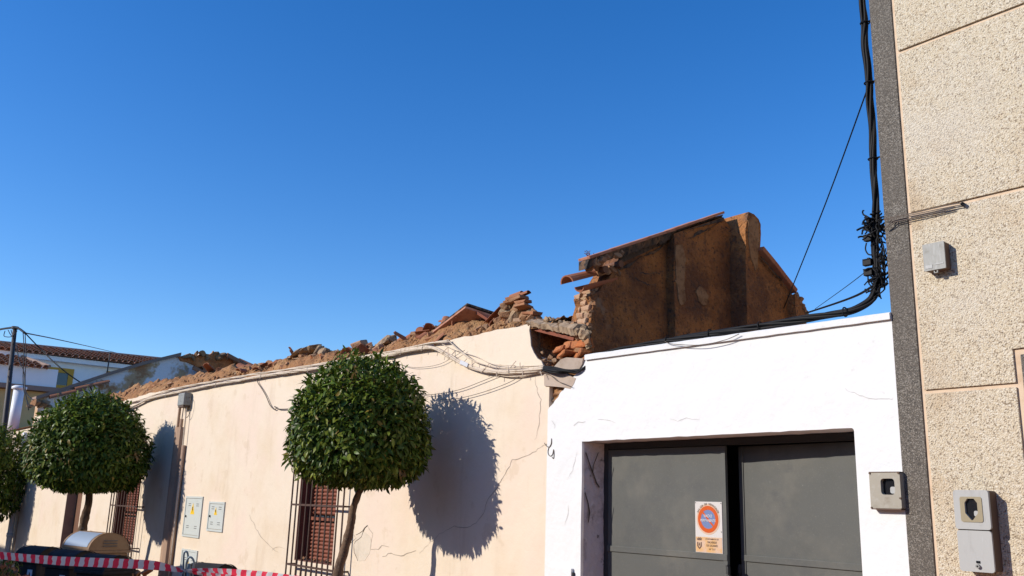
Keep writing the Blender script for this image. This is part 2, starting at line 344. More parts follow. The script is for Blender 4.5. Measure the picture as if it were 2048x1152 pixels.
# ------------------------------------------------------------------ cream house (ruin) front wall
def toXZ(y0): return lambda a, b, d: (a, y0+d, b)
house = thing('ruined_house', 'long cream single storey house with collapsed roof and rubble along its wall top', 'house', (-17, D+2, GZ(-17)))
XL = -27.6
plast_top = [(XL, 3.62), (-22, 3.48), (-19.8, 3.46), (-17.6, 3.50), (-16.2, 3.48), (-14.9, 3.45), (-13.8, 3.42), (-12.5, 3.38), (-10.6, 3.35), (-9.8, 3.33), (-8.7, 3.31), (-7.6, 3.31), (-6.8, 3.31), (-6.34, 3.29)]
top = []
x = XL
while x < -6.36:
    top.append((x, interp(plast_top, x) + noise.noise(V((x*2.3, 0, 4)))*.025 + noise.noise(V((x*9, 0, 9)))*.012)); x += .06
rim = [(-6.335, 3.29), (-6.345, 3.24), (-6.325, 3.16), (-6.315, 3.09), (-6.27, 3.02), (-6.215, 2.96), (-6.16, 2.93), (-6.13, 2.88), (-6.10, 2.845)]
outer = [(XL, -1.6)] + top + rim + [(-6.042, 2.82), (-6.042, -.6)]
W1 = (-10.87, -9.87, .89, 2.32); W2 = (-18.85, -17.5, .73, 2.2); W3 = (-22.75, -21.45, -.75, 1.95)
holes = [[(a, c), (b, c), (b, d), (a, d)] for a, b, c, d in (W1, W2, W3)]
MB().prism([outer]+holes, .32, toXZ(D)).build('front_wall', 'cream', house)
mb = MB(); vs = []
for (a, b) in rim: vs += [(a+.004, D+.012, b), (a+.006+.02*noise.noise(V((a*30, b*30, 1))), D+.11, b), (a+.006+.02*noise.noise(V((a*30, b*30, 5))), D+.22, b), (a+.004, D+.318, b)]
mb.add(vs, [(4*i+j, 4*i+j+1, 4*i+j+5, 4*i+j+4) for i in range(len(rim)-1) for j in range(3)]); mb.build('torn_edge', 'soil', house)
# cracks and patched plaster on the cream wall
def crack(px_pts, parent, name='crack', r=.004, m='crack', Y=D, jitter=3):
    pts = []
    P = [V((a, b, 0)) for a, b in px_pts]
    for a, b in zip(P, P[1:]):
        n_ = max(2, int((b-a).length/6))
        for i in range(n_):
            q = a.lerp(b, i/n_) + V((jit(jitter*.5), jit(jitter*.5), 0)); pts.append(fp(q.x, q.y, Y))
    pts.append(fp(P[-1].x, P[-1].y, Y))
    k = len(pts); vs = []; fs = []
    for i, p in enumerate(pts):
        t = (pts[min(i+1, k-1)]-pts[max(i-1, 0)]); t = V((t.x, 0, t.z)).normalized(); nn = V((-t.z, 0, t.x))
        rr = .72*r*(0.35+.65*math.sin(math.pi*min(1, (i+.6)/k)))*(.6+.8*random.random())
        vs += [p+nn*rr+V((0, -.003, 0)), p-nn*rr+V((0, -.003, 0))]
    fs = [(2*i, 2*i+1, 2*i+3, 2*i+2) for i in range(k-1)]
    return MB().add(vs, fs).build(name, m, parent)
crack([(712, 1070), (725, 1062), (735, 1050), (722, 1072), (708, 1090), (710, 1105), (716, 1122)], house, r=.006, m='crack')
crack([(700, 1088), (712, 1075), (705, 1068)], house, r=.004, m='crackpale')
crack([(735, 1050), (745, 1068), (742, 1100)], house, r=.003, m='crackpale')
crack([(742, 1100), (758, 1098), (765, 1092), (778, 1094)], house, r=.004, m='crackpale')
crack([(766, 1114), (782, 1105), (802, 1113), (815, 1106), (832, 1101)], house, r=.0055, m='crackpale')
crack([(840, 1108), (852, 1095), (866, 1080), (885, 1065), (908, 1053), (935, 1055), (952, 1045), (966, 1030), (975, 1000), (995, 975), (1025, 920), (1055, 912), (1092, 888)], house, r=.0035, m='crackpale')
crack([(1068, 742), (1072, 770), (1082, 800), (1078, 850), (1070, 880)], house, r=.003, m='crackpale')
crack([(498, 1028), (512, 1058), (530, 1082), (546, 1098), (558, 1105)], house, r=.0045, m='crackpale')
crack([(545, 1100), (556, 1094), (570, 1098)], house, r=.003, m='crackpale')
MT['mend'] = mat('mended_render', (0.62, 0.53, 0.42), 0.9, var=[((.54, .46, .36), 9, .45, .7)], bump=[(40, .5, .006)])
pm = [fp(a, b) for a, b in ((710, 1078), (718, 1068), (730, 1064), (740, 1072), (743, 1088), (739, 1108), (730, 1121), (718, 1122), (711, 1108), (708, 1092))]
MB().prism([[(p.x, p.z) for p in pm]], .004, toXZ(D-.002)).build('mended_patch', 'mend', house)
crack([(894, 672), (905, 676)], house, r=.006, m='crack')

def make_window(W, parent, nbars, proj=.12, depth=.15):
    x0, x1, z0, z1 = W
    t = thing('window', None, None, ((x0+x1)/2, D, z0)); attach(t, parent)
    e = .012
    mb = MB()   # painted reveal lining, just proud of the masonry
    mb.box((x0, D+.003, z0+e), (x0+e, D+.31, z1-e)).box((x1-e, D+.003, z0+e), (x1, D+.31, z1-e)).box((x0, D+.003, z1-e), (x1, D+.31, z1)).box((x0, D+.003, z0), (x1, D+.31, z0+e))
    mb.build('reveal', 'reveal', t)
    yd = D+depth
    mb = MB(); f = .055
    mb.box((x0+e, yd, z0+e), (x0+e+f, yd+.05, z1-e)).box((x1-e-f, yd, z0+e), (x1-e, yd+.05, z1-e)).box((x0+e+f, yd, z1-e-f), (x1-e-f, yd+.05, z1-e))
    zc = z0+(z1-z0)*.36
    mb.box((x0+e+f, yd, zc-.02), (x1-e-f, yd+.05, zc+.02))
    mb.build('frame', 'shutter', t)
    # roller shutter: curved slats
    n = 7; prof = [(yd+.03-.016*math.sin(math.pi*i/(n-1)), i/(n-1)*.042) for i in range(n)]
    m1 = MB(); a, b = x0+e+f+.004, x1-e-f-.004
    vs = [(xx, y, z) for xx in (a, b) for y, z in prof]
    m1.add(vs, [(i, i+1, n+i+1, n+i) for i in range(n-1)]+[tuple(range(n)), tuple(range(n, 2*n))[::-1]])
    o = m1.build('slat', 'shutter'); me = o.data; bpy.data.objects.remove(o)
    z = z0+e+.002
    while z < z1-.1:
        if not (zc-.06 < z < zc+.02): inst('slat', me, t, (0, 0, z))
        z += .046
    MB().box((x0+e, yd+.06, z0+e), (x1-e, yd+.075, z1-e)).build('pane', 'glass', t)
    # projecting iron grille
    g = thing('grille', None, None, ((x0+x1)/2, D-proj, z0-.6)); attach(g, t)
    ga, gb = x0+.04, x1+.40
    yb = D-proj; zb, zt = z0-.65, z1+.12
    bar = MB().tube([(0, 0, 0), (0, 0, zt-zb)], .0115, 6).build('bar', 'grille'); bme = bar.data; bpy.data.objects.remove(bar)
    for i in range(nbars): inst('bar', bme, g, (ga+(gb-ga)*i/(nbars-1), yb, zb))
    for zz in (z0-.04, z0+.68, z1+.02):
        mb = MB(); mb.box((ga, yb-.004, zz-.012), (gb, yb+.012, zz+.012))
        for xx in (ga, gb): mb.box((xx-.01, yb+.012, zz-.01), (xx+.01, D+.02, zz+.01))
        mb.build('crossbar', 'grille', g)
    # crumbs of adobe lying on the sill
    for i in range(14):
        s_ = .03+.04*random.random()
        inst('crumb', random.choice(ROCKS), t, (lerp(x0+.1, x1-.06, random.random()), D+.02+.1*random.random(), z0+e+s_*.2), (random.random()*6, random.random()*6, 0), (s_, s_, s_*.6))
    return t
make_window(W1, house, 11)
make_window(W2, house, 11)
# entrance further down the street
x0, x1, z0, z1 = W3
dr = thing('door', None, None, ((x0+x1)/2, D, z0)); attach(dr, house)
MB().box((x0, D-.012, z0), (x0+.012, D+.31, z1)).box((x1-.012, D+.003, z0), (x1, D+.31, z1)).box((x0, D+.003, z1-.012), (x1, D+.31, z1)).build('reveal', 'pinkpipe', dr)
MB().box((x0+.012, D+.2, z0), (x0+.5, D+.25, z1-.012)).build('door_leaf', 'wood', dr)
MB().box((x0+.52, D+.2, z0), (x1-.012, D+.25, z0+1.0)).box((x0+.52, D+.2, z0+1.0), (x0+.62, D+.25, z1-.012)).box((x1-.11, D+.2, z0+1.0), (x1-.012, D+.25, z1-.012)).build('door_leaf', 'wood', dr)
MB().box((x0+.62, D+.225, z0+1.0), (x1-.11, D+.235, z1-.012)).build('pane', 'bluetint', dr)

# other walls of the house: back wall low, debris floor, far gable with flaking paint
MB().box((XL, D+3.6, -1.6), (-6.0, D+3.9, 2.3)).build('back_wall', 'adobe', house)
mb = MB(); nx, ny = 60, 12
vs = [(lerp(XL, -6.05, i/nx), lerp(D+.3, D+3.6, j/ny), 1.7+.5*noise.noise(V((i*.35, j*.5, 2)))) for i in range(nx+1) for j in range(ny+1)]
mb.add(vs, [(i*(ny+1)+j, (i+1)*(ny+1)+j, (i+1)*(ny+1)+j+1, i*(ny+1)+j+1) for i in range(nx) for j in range(ny)])
tag(mb.build('fallen_debris', 'soil', house, smooth=True), kind='stuff')

# far gable, facing along the street toward the camera
XG = -27.5
def g_(px, py): q = gx(px, py, XG); return (q.y, q.z)
gp = [g_(70, 800), g_(200, 757), g_(260, 737), g_(300, 726), g_(360, 712)]
brk = [g_(372, 711), g_(384, 708), g_(392, 713), g_(402, 706), g_(418, 709), g_(430, 704), g_(446, 709), g_(458, 714), g_(470, 722), g_(482, 727), g_(493, 737)]
fgable = thing('far_gable', 'far gable wall of the ruin with flaking white paint and broken earth top', 'wall', (XG, 8, GZ(XG)))
yz = lambda X0, s: (lambda a, b, d: (X0+s*d, a, b))
loop = [(D+.02, -1.6), (D+.02, gp[0][1]-.05)] + gp[0:] + brk + [(brk[-1][0]+.1, -1.6)]
mb = MB().prism([loop], .35, yz(XG, -1)); mb.build('gable_face', 'paintedwall', fgable)
# earth upper part, standing slightly proud of the paint
et = [g_(356, 714)] + brk + [g_(470, 742), g_(440, 741), g_(420, 744), g_(398, 742), g_(388, 731), g_(372, 724), g_(360, 722)]
MB().prism([et], .05, yz(XG+.05, -1)).build('exposed_adobe', 'farearth', fgable)
# coping of the sloping top
cp = [gp[0], g_(140, 777), g_(220, 750), g_(290, 729), g_(360, 712)]
mb = MB()
for a, b in zip(cp, cp[1:]):
    vs = []
    for (yy, zz) in (a, b):
        vs += [(XG+.1, yy, zz), (XG-.45, yy, zz), (XG-.45, yy, zz+.10), (XG+.1, yy, zz+.10)]
    mb.add(vs, [(0, 1, 5, 4), (1, 2, 6, 5), (2, 3, 7, 6), (3, 0, 4, 7), (0, 3, 2, 1), (4, 5, 6, 7)])
mb.build('coping', 'greycornice', fgable)
for i, (px, py) in enumerate([(375, 712), (392, 709), (404, 707), (412, 712), (425, 707), (432, 706), (445, 710), (455, 715), (462, 718), (470, 722), (480, 728), (386, 717), (415, 718), (438, 716), (60, 812), (72, 806), (80, 812), (90, 806), (96, 815)]):
    q = gx(px, py, XG+.02+.1*random.random()); s_ = .16+.2*random.random()
    inst('stone', random.choice(ROCKS), fgable, q, (random.random()*6, random.random()*6, 0), (s_*.8, s_*1.2, s_*.6))
for px, py, rz in ((452, 712, .3), (476, 723, -.4), (384, 738, .2), (400, 739, .9)):
    q = gx(px, py, XG+.2); inst('roof_tile', TILE, fgable, q, (.3, .35, 1.2+rz), (1.6, 1.6, 1.6))
for px, py in ((100, 797), (150, 781)):
    q = gx(px, py, XG+.1); inst('roof_tile', TILE, fgable, q, (0, -.35, 1.5), (2.2, 1.4, 1.4))

# ------------------------------------------------------------------ rubble along the wall top
heap = thing('rubble_heap', 'brown earth rubble with broken bricks and tiles along the top of the cream wall', 'rubble', (-14, D+.4, 3.2))
sky_px = [(235, 786), (262, 776), (300, 765), (350, 757), (400, 747), (440, 738), (478, 736), (500, 734), (540, 729), (566, 720), (580, 708), (600, 702), (640, 700), (660, 703), (700, 698), (740, 694), (765, 688), (790, 682), (812, 674), (830, 667), (850, 665), (868, 662), (890, 650), (915, 640), (940, 636), (965, 648), (985, 648), (1003, 640), (1020, 630), (1050, 632), (1075, 640), (1085, 650)]
YR = D+.38
ridge = [(fp(a, b, YR).x, fp(a, b, YR).z) for a, b in sky_px]
XA, XB = -26.5, -6.05
nx, ny = 720, 26
vs = []
for i in range(nx+1):
    # finer sampling where it is closer
    u = i/nx; x = -(abs(XA)**(1-u))*(abs(XB)**u)
    zt = interp(plast_top, x); zr = max(interp(ridge, x), zt+.06)
    for j in range(ny+1):
        v_ = j/ny
        if v_ < .5:
            t = v_/.5; y = lerp(D+.012, YR, t); z = zt-.04+(zr-zt+.04)*(t**.62)
        else:
            t = (v_-.5)/.5; y = lerp(YR, D+1.5, t); z = zr-(zr-1.9)*(t**1.3)
        p = V((x, y, z)); q = p*3.2
        amp = min(1, .25+v_*3)
        d = noise.noise(q)*.07+noise.noise(q*2.6)*.045+noise.noise(q*6.5)*.032*min(1, 12/abs(x))+noise.noise(q*.8)*.05+abs(noise.noise(q*4.1))*.04+noise.noise(q*15)*.014*min(1, 8/abs(x))
        z2 = p.z+amp*(d-.02); y2 = y+amp*noise.noise(q*1.9+V((5, 5, 5)))*.05
        if j == 0: y2 = max(y2, D+.005)
        if v_ < .2: y2 = max(y2, D+.004)
        vs.append((x, y2, z2))
mb = MB(); k = ny+1
mb.add(vs, [(i*k+j, (i+1)*k+j, (i+1)*k+j+1, i*k+j+1) for i in range(nx) for j in range(ny)])
tag(mb.build('earth', 'soil', heap, smooth=True), kind='stuff')
def heap_z(x, t):
    zt = interp(plast_top, x); zr = max(interp(ridge, x), zt+.06); return zt-.04+(zr-zt+.04)*(t**.62)
# clods: small ones as one part, larger ones singly
mb = MB(); ico = bmesh.new(); bmesh.ops.create_icosphere(ico, subdivisions=1, radius=.5)
iv = [v_.co.copy() for v_ in ico.verts]; ico.verts.ensure_lookup_table(); iff = [tuple(v_.index for v_ in f.verts) for f in ico.faces]; ico.free()
for i in range(1500):
    u = random.random(); x = -(26.0**(1-u))*(6.4**u); t = random.random()
    s_ = (.016+.05*random.random()**2.5)*(1+abs(x)/60)
    e = Euler((random.random()*6, random.random()*6, 0)).to_matrix(); c = V((x, lerp(D+.02, YR+.1, t), heap_z(x, min(1, t))+.01))
    mb.add([e @ V((p.x*s_*(1+jit(.4)), p.y*s_*(1+jit(.4)), p.z*s_*.75)) + c for p in iv], iff)
tag(mb.build('clods', 'soil', heap), kind='stuff')
for i in range(150):
    u = random.random(); x = -(25.5**(1-u))*(6.45**u); t = .15+.85*random.random()
    s_ = (.04+.10*random.random()**2.2)*(1+abs(x)/60)
    c = V((x, lerp(D+.03, YR+.08, t), heap_z(x, t)+s_*.12))
    r_ = random.random()
    if r_ < .72: inst('stone', random.choice(ROCKS+GROCKS[:2]), heap, c, (random.random()*6, random.random()*6, 0), (s_*1.3, s_, s_*.7))
    elif r_ < .88: inst('brick', random.choice(BRK+PBR), heap, c, (jit(.6), jit(.6), random.random()*6), (.3+.4*random.random(), .8, .8))
    else: inst('tile_shard', TILE, heap, c, (jit(.8), jit(.7), random.random()*6), (.3+.3*random.random(), .8, .8))
for i in range(46):
    u = random.random(); x = -(13.0**(1-u))*(6.5**u); t = .1+.95*random.random()
    c = V((x, lerp(D+.03, YR+.06, t), heap_z(x, min(1, t))+.02))
    if random.random() < .6: inst('tile_shard', TILE, heap, c, (jit(1.2), jit(1.0), random.random()*6), (.12+.3*random.random(), .5+.4*random.random(), .6))
    else: inst('brick', random.choice(RBR+BRK), heap, c, (jit(.8), jit(.8), random.random()*6), (.2+.35*random.random(), .6, .7))
# layered lump left of the middle tree crown
for px, py, sx, sy, sz, a in [(612, 712, .34, .3, .12, .35), (600, 706, .3, .28, .10, .45), (618, 703, .34, .28, .10, .42), (628, 697, .30, .26, .09, .40), (640, 699, .16, .2, .16, .1), (650, 703, .15, .2, .15, .0), (590, 715, .26, .24, .12, .3), (605, 720, .3, .22, .1, .1), (628, 716, .17, .16, .12, .0), (643, 712, .18, .18, .1, .2), (575, 722, .2, .2, .1, .2)]:
    q = fp(px, py, YR-.08); inst('stone', random.choice(GROCKS+ROCKS[:2]), heap, q, (jit(.3), -a, jit(.6)), (sx, sy, sz))
# pale block and tilted stone
q = fp(718, 690, YR-.02); inst('brick', PBR[0], heap, q, (.2, -.35, .5), (.75, 1.3, 1.5))
q = fp(771, 684, YR-.1); inst('stone', GROCKS[1], heap, q, (.2, -.55, .2), (.30, .2, .15))
q = fp(783, 679, YR-.05); inst('stone', GROCKS[2], heap, q, (.2, -.6, .2), (.18, .2, .15))
q = fp(754, 697, YR-.22); inst('brick', PBR[2], heap, q, (.3, -.4, .2), (.6, .9, 1.0))
q = fp(841, 663, YR); inst('tile_shard', TILE, heap, q, (.1, .2, .3), (.4, 1.1, .8))
q = fp(566, 735, YR-.3); inst('brick', BRK[1], heap, q, (.5, .6, .2), (.3, .6, .8))
for px, py in ((486, 737), (496, 736), (478, 734)):
    q = fp(px, py, YR+.2); inst('tile_shard', TILE, heap, q, (jit(.3), .3, .4), (.6, 1, 1))

# fallen slab of roof, tilted on the heap
def slab(name, A, B, vv, th, m, label, cat, th_dir=None):
    n_ = (B-A).cross(vv).normalized()
    if n_.z < 0: n_ = -n_
    vs = [A, B, B+vv, A+vv]; vs = [p-n_*th for p in vs]+vs
    mb = MB().add(vs, [(0, 1, 2, 3), (4, 5, 6, 7), (0, 1, 5, 4), (1, 2, 6, 5), (2, 3, 7, 6), (3, 0, 4, 7)])
    return mb, n_
A = fp(866, 661, D+.16); B = fp(931, 612, D+.16)
bs = thing('roof_fragment', 'tilted red clay roof fragment propped like a tent on the rubble crest', 'roof fragment', (A+B)/2)
mb, n_ = slab('x', A, B, V((.20, .42, -.11)), .028, 'verge', '', ''); mb.build('tile_bed', 'verge', bs, bevel=.004)
mb, n_ = slab('x', A+V((.01, .02, .036)), B+V((.0, .02, .038)), V((.20, .40, -.11)), .03, 'soot', '', ''); mb.build('mortar_layer', 'soot', bs, bevel=.006)
C1 = B+V((.03, .10, -.03)); mb, n_ = slab('x', C1, C1+V((.22, .06, -.14)), V((.08, .3, -.05)), .03, 'tile', '', ''); mb.build('broken_tile', 'rust', bs, bevel=.004)

# stub of masonry standing on the heap
st = thing('masonry_stub', 'small ragged masonry stub with broken tiles standing on the rubble crest', 'masonry', fp(1030, 645, D+.3))
for px, py, s_, ms in [(1012, 634, .16, 0), (1030, 636, .2, 1), (1048, 634, .17, 0), (1010, 622, .15, 1), (1026, 622, .18, 0), (1044, 620, .15, 1), (1012, 611, .13, 0), (1022, 612, .14, 1), (1036, 610, .15, 0), (1047, 609, .12, 1), (1014, 604, .10, 0), (1060, 630, .15, 1), (1068, 628, .14, 0), (1072, 637, .16, 1), (1000, 642, .17, 0), (990, 646, .15, 0), (1078, 642, .13, 0)]:
    q = fp(px, py, D+.28+jit(.05)); inst('stone', random.choice(GROCKS if ms else ROCKS), st, q, (random.random()*6, random.random()*6, 0), (s_, s_*1.2, s_*.75))
for px, py, rz, ry in ((1025, 603, .3, -.15), (1036, 599, .2, -.25), (1028, 597, .5, -.2), (1046, 604, .1, 0), (1047, 613, .1, 0), (1064, 627, .2, .1)):
    q = fp(px, py, D+.24); inst('brick', random.choice(BRK+RBR[:1]), st, q, (jit(.15), ry, rz), (.62, 1.1, .55))
for px, py in ((1024, 596), (1037, 595)):
    q = fp(px, py, D+.28); inst('tile_shard', TILE, st, q, (.2, -.3, .4), (.3, .8, .5))
# fallen gutter bed: concrete edge on a rusty lintel above the broken corner
lt = thing('broken_eave', 'broken grey mortar eave on a red lintel above the dark hole at the wall corner', 'eave', fp(1110, 660, D+.2))
A = fp(1060, 652, D+.02); B = fp(1152, 672, D+.02)
mb = MB(); n_ = 26; vs = []
for i in range(n_+1):
    t = i/n_; p = A.lerp(B, t); hh = .075+.035*noise.noise(V((t*9, 1, 1)))+(.03 if t > .7 else 0)
    for (yy, zz) in ((-.02, 0), (-.05, hh*.6), (.02, hh), (.3, hh+.03), (.55, hh*.8), (.55, 0)):
        vs.append((p.x, p.y+yy+.02*noise.noise(V((t*14, yy*9, 3))), p.z+zz+.018*noise.noise(V((t*20, yy*9, zz*9)))))
k = 6; mb.add(vs, [(i*k+j, (i+1)*k+j, (i+1)*k+(j+1) % k, i*k+(j+1) % k) for i in range(n_) for j in range(k)]+[tuple(range(k)), tuple(range(n_*k, n_*k+k))[::-1]])
mb.build('mortar_bed', 'concrete', lt)
mb, n_ = slab('x', A+V((0, .02, -.004)), B+V((-.05, .02, -.004)), V((0, .3, .0)), .03, 'rust', '', ''); mb.build('lintel', 'rust', lt)
for px, py, s_ in [(1105, 640, .12), (1125, 645, .13), (1140, 652, .14), (1150, 657, .15), (1160, 665, .15), (1152, 668, .14), (1165, 674, .14), (1170, 668, .12), (1145, 662, .13), (1090, 640, .11), (1172, 680, .13), (1065, 640, .13), (1178, 690, .12)]:
    for k in range(3):
        q = fp(px+jit(7), py+jit(5), D+.06+jit(.05)); s2 = s_*(.35+.45*random.random()); inst('stone', random.choice(GROCKS+ROCKS[:2]), lt, q, (random.random()*6, random.random()*6, 0), (s2*1.2, s2, s2*.7))

# inside the broken corner
cv = thing('broken_corner', 'dark hole at the broken corner of the cream house with orange bricks and earth', 'wall', (-5.95, D+.4, 2.6))
mb = MB().box((-6.5, D+.62, 2.2), (-5.75, D+.72, 3.3)); mb.build('inner_wall', 'adobe', cv)
mb = MB().box((-6.4, D+.1, 2.2), (-6.30, D+.62, 3.24)); mb.build('inner_wall', 'adobe', cv)
mb = MB(); nx2, ny2 = 40, 16
vs = [(lerp(-6.3, -5.74, i/nx2), lerp(D+.03, D+.6, j/ny2), 2.80+.16*(j/ny2)+.10*math.exp(-((lerp(-6.3, -5.74, i/nx2)+5.98)/.12)**2)+.05*noise.noise(V((i*.5, j*.6, 1)))+.03*noise.noise(V((i*1.3, j*1.3, 5)))) for i in range(nx2+1) for j in range(ny2+1)]
mb.add(vs, [(i*(ny2+1)+j, (i+1)*(ny2+1)+j, (i+1)*(ny2+1)+j+1, i*(ny2+1)+j+1) for i in range(nx2) for j in range(ny2)])
tag(mb.build('earth', 'soil', cv, smooth=True), kind='stuff')
for px, py, ms in [(1130, 700, 0), (1142, 690, 0), (1152, 697, 0), (1147, 683, 0), (1160, 685, 0), (1165, 697, 1), (1170, 710, 1), (1158, 710, 1), (1168, 686, 1), (1136, 706, 0), (1172, 722, 1)]:
    q = fp(px, py, D+.10); inst('brick', random.choice(BRK+RBR if ms else RBR), cv, q, (jit(.35), jit(.35), .2+jit(.6)), (.55+.3*random.random(), .9, 1.0))
for px, py, s_ in [(1090, 722, .12), (1100, 715, .12), (1110, 722, .13), (1122, 716, .12), (1108, 706, .11), (1095, 730, .1), (1132, 722, .12), (1085, 705, .08), (1080, 716, .08), (1115, 730, .1)]:
    q = fp(px, py, D+.06); inst('stone', random.choice(ROCKS), cv, q, (random.random()*6, random.random()*6, 0), (s_*.55, s_*.6, s_*.45))
# earth core where the plaster split between cream and white
core = [(-6.10, 2.3), (-6.10, 2.80), (-6.05, 2.84), (-5.75, 2.86), (-5.56, 2.86), (-5.56, 2.3)]
MB().prism([core], .12, toXZ(D+.045)).build('earth_core', 'soil', cv)
for px, py, s_ in [(1112, 790, .08), (1122, 785, .09), (1108, 800, .07), (1132, 778, .08), (1118, 778, .06), (1104, 808, .05), (1140, 770, .06)]:
    q = fp(px, py, D+.05); inst('stone', random.choice(ROCKS), cv, q, (random.random()*6, random.random()*6, 0), (s_, s_*.6, s_))
# slabs of plaster come loose
def plaster_piece(pts, yoff, th, label, m='patchcream', tilt=0):
    P2 = [fp(a, b, D) for a, b in pts]; pl = [(p.x, p.z) for p in P2]
    o = MB().prism([pl], th, lambda a, b, d: (a, D+yoff+d+tilt*(b-pl[0][1]), b)).build('plaster_fragment', m)
    return tag(ground_origin(o), label, 'plaster', 'loose plaster fragments')
MT['patchcream'] = mat('pale_pink_plaster', (0.42, 0.335, 0.27), 0.9, var=[((.34, .26, .2), 6, .45, .7)], bump=[(25, .4, .008)])
plaster_piece([(1090, 742), (1100, 742), (1128, 746), (1154, 757), (1150, 768), (1143, 778), (1128, 775), (1108, 773), (1091, 772)], -.015, .03, 'lower loose cream plaster slab hanging below the black cables')
plaster_piece([(1113, 734), (1128, 720), (1140, 716), (1160, 717), (1172, 718), (1168, 730), (1162, 738), (1140, 740), (1122, 738)], -.03, .03, 'upper loose cream plaster slab above the black cables', tilt=-.2)

# ------------------------------------------------------------------ brown gable of the ruin beside the garage
gab = thing('gable_wall', 'tall brown adobe gable with stepped buttresses and sooty eave behind the white garage', 'wall', (-5.8, 6.8, GZ(-5.8)))
def rough_face(X, poly, name, m, amp=.02, back=.2):
    """a plaster face in the plane x = X, cut to the polygon (y, z), with uneven relief, plus its body"""
    ys = [p[0] for p in poly]; zs = [p[1] for p in poly]
    bm = bmesh.new(); f = None
    n = 0
    vsb = [bm.verts.new((X, a, b)) for a, b in poly]; bm.faces.new(vsb)
    y = min(ys)+.05
    while y < max(ys):
        bmesh.ops.bisect_plane(bm, geom=bm.verts[:]+bm.edges[:]+bm.faces[:], plane_co=(X, y, 0), plane_no=(0, 1, 0)); y += .045
    z = min(zs)+.05
    while z < max(zs):
        bmesh.ops.bisect_plane(bm, geom=bm.verts[:]+bm.edges[:]+bm.faces[:], plane_co=(X, 0, z), plane_no=(0, 0, 1)); z += .045
    for v_ in bm.verts:
        q = v_.co*2.2; v_.co.x += amp*(noise.noise(q)+.5*noise.noise(q*3)+.3*noise.noise(q*7))
    ext = bmesh.ops.extrude_face_region(bm, geom=[e for e in bm.edges if e.is_boundary])
    bv = [g for g in ext['geom'] if isinstance(g, bmesh.types.BMVert)]
    for v_ in bv: v_.co.x = X-back
    bmesh.ops.recalc_face_normals(bm, faces=bm.faces)
    me = bpy.data.meshes.new(name); bm.to_mesh(me); bm.free(); me.materials.append(MT[m])
    o = bpy.data.objects.new(name, me); COL.objects.link(o); attach(o, gab); return o
zb = 1.2
def gq(X, *pts): return [(gx(a, b, X).y, gx(a, b, X).z) for a, b in pts]
XAg, XBg, XCg, XDg = -5.70, -5.60, -5.40, -5.30
# A: nearest the street, ragged vertical edge
left_edge = gq(XAg, (1180, 700), (1181, 680), (1184, 660), (1180, 645), (1184, 625), (1190, 605), (1186, 590), (1198, 582), (1204, 572), (1212, 566))
def zslope(y): return lerp(3.80, 4.70, (y-5.27)/(7.27-5.27))
topA = [(5.72, 3.80)]+[(y, zslope(y)-.06) for y in (5.85, 6.1, 6.4)]
yA1 = 6.47
polyA = [(left_edge[0][0], zb)] + left_edge + topA + [(yA1, zslope(yA1)-.06), (yA1, zb)]
rough_face(XAg, polyA, 'plaster_face', 'adobe', back=.26)
# sooty band under the eave
def ragged(poly, step=.03, amp=.02, seed=1):
    out = []
    for (a, b) in zip(poly, poly[1:]+poly[:1]):
        L_ = math.hypot(b[0]-a[0], b[1]-a[1]); k = max(1, int(L_/step))
        for i in range(k):
            y, z = lerp(a[0], b[0], i/k), lerp(a[1], b[1], i/k)
            out.append((y+amp*noise.noise(V((y*14, z*14, seed))), z+amp*noise.noise(V((y*14+9, z*14, seed)))))
    return out
band = [(5.70, 3.82)]+[(y, zslope(y)-.065) for y in (5.9, 6.15, 6.43)]+ragged([(6.43, zslope(6.43)-.13), (6.25, zslope(6.25)-.19), (6.05, zslope(6.05)-.17), (5.9, zslope(5.9)-.24), (5.74, zslope(5.74)-.22)])
rough_face(XAg+.012, band, 'soot_stain', 'soot', .02, back=.03)
polyB = [(6.44, zb)] + [(y, zslope(y)-.05) for y in (6.44, 6.7, 7.0, 7.22)] + [(7.29, zslope(7.22)-.10), (7.34, zslope(7.22)-.14), (7.34, zb)]
rough_face(XBg, polyB, 'plaster_face', 'adobe', back=.3)
rough_face(XBg+.012, [(6.6, zslope(6.6)-.055), (6.9, zslope(6.9)-.055), (7.22, zslope(7.22)-.055)]+ragged([(7.22, zslope(7.22)-.09), (6.95, zslope(6.95)-.12), (6.80, zslope(6.8)-.10), (6.68, zslope(6.68)-.16)], seed=4), 'soot_stain', 'soot', .02, back=.03)
# pale mortar strip and round-headed top of the first buttress
strip = gq(XBg+.02, (1352, 492), (1366, 486), (1372, 520), (1371, 560), (1373, 600), (1366, 614), (1360, 596), (1356, 560))
rough_face(XBg+.010, ragged(strip, .04, .03, 5), 'mortar_patch', 'patch', .02, back=.03)
rough_face(XBg+.010, ragged(gq(XBg+.01, (1392, 585), (1398, 574), (1410, 578), (1416, 592), (1414, 608), (1406, 612), (1398, 602)), .03, .03, 6), 'mortar_patch', 'patch', .02, back=.03)
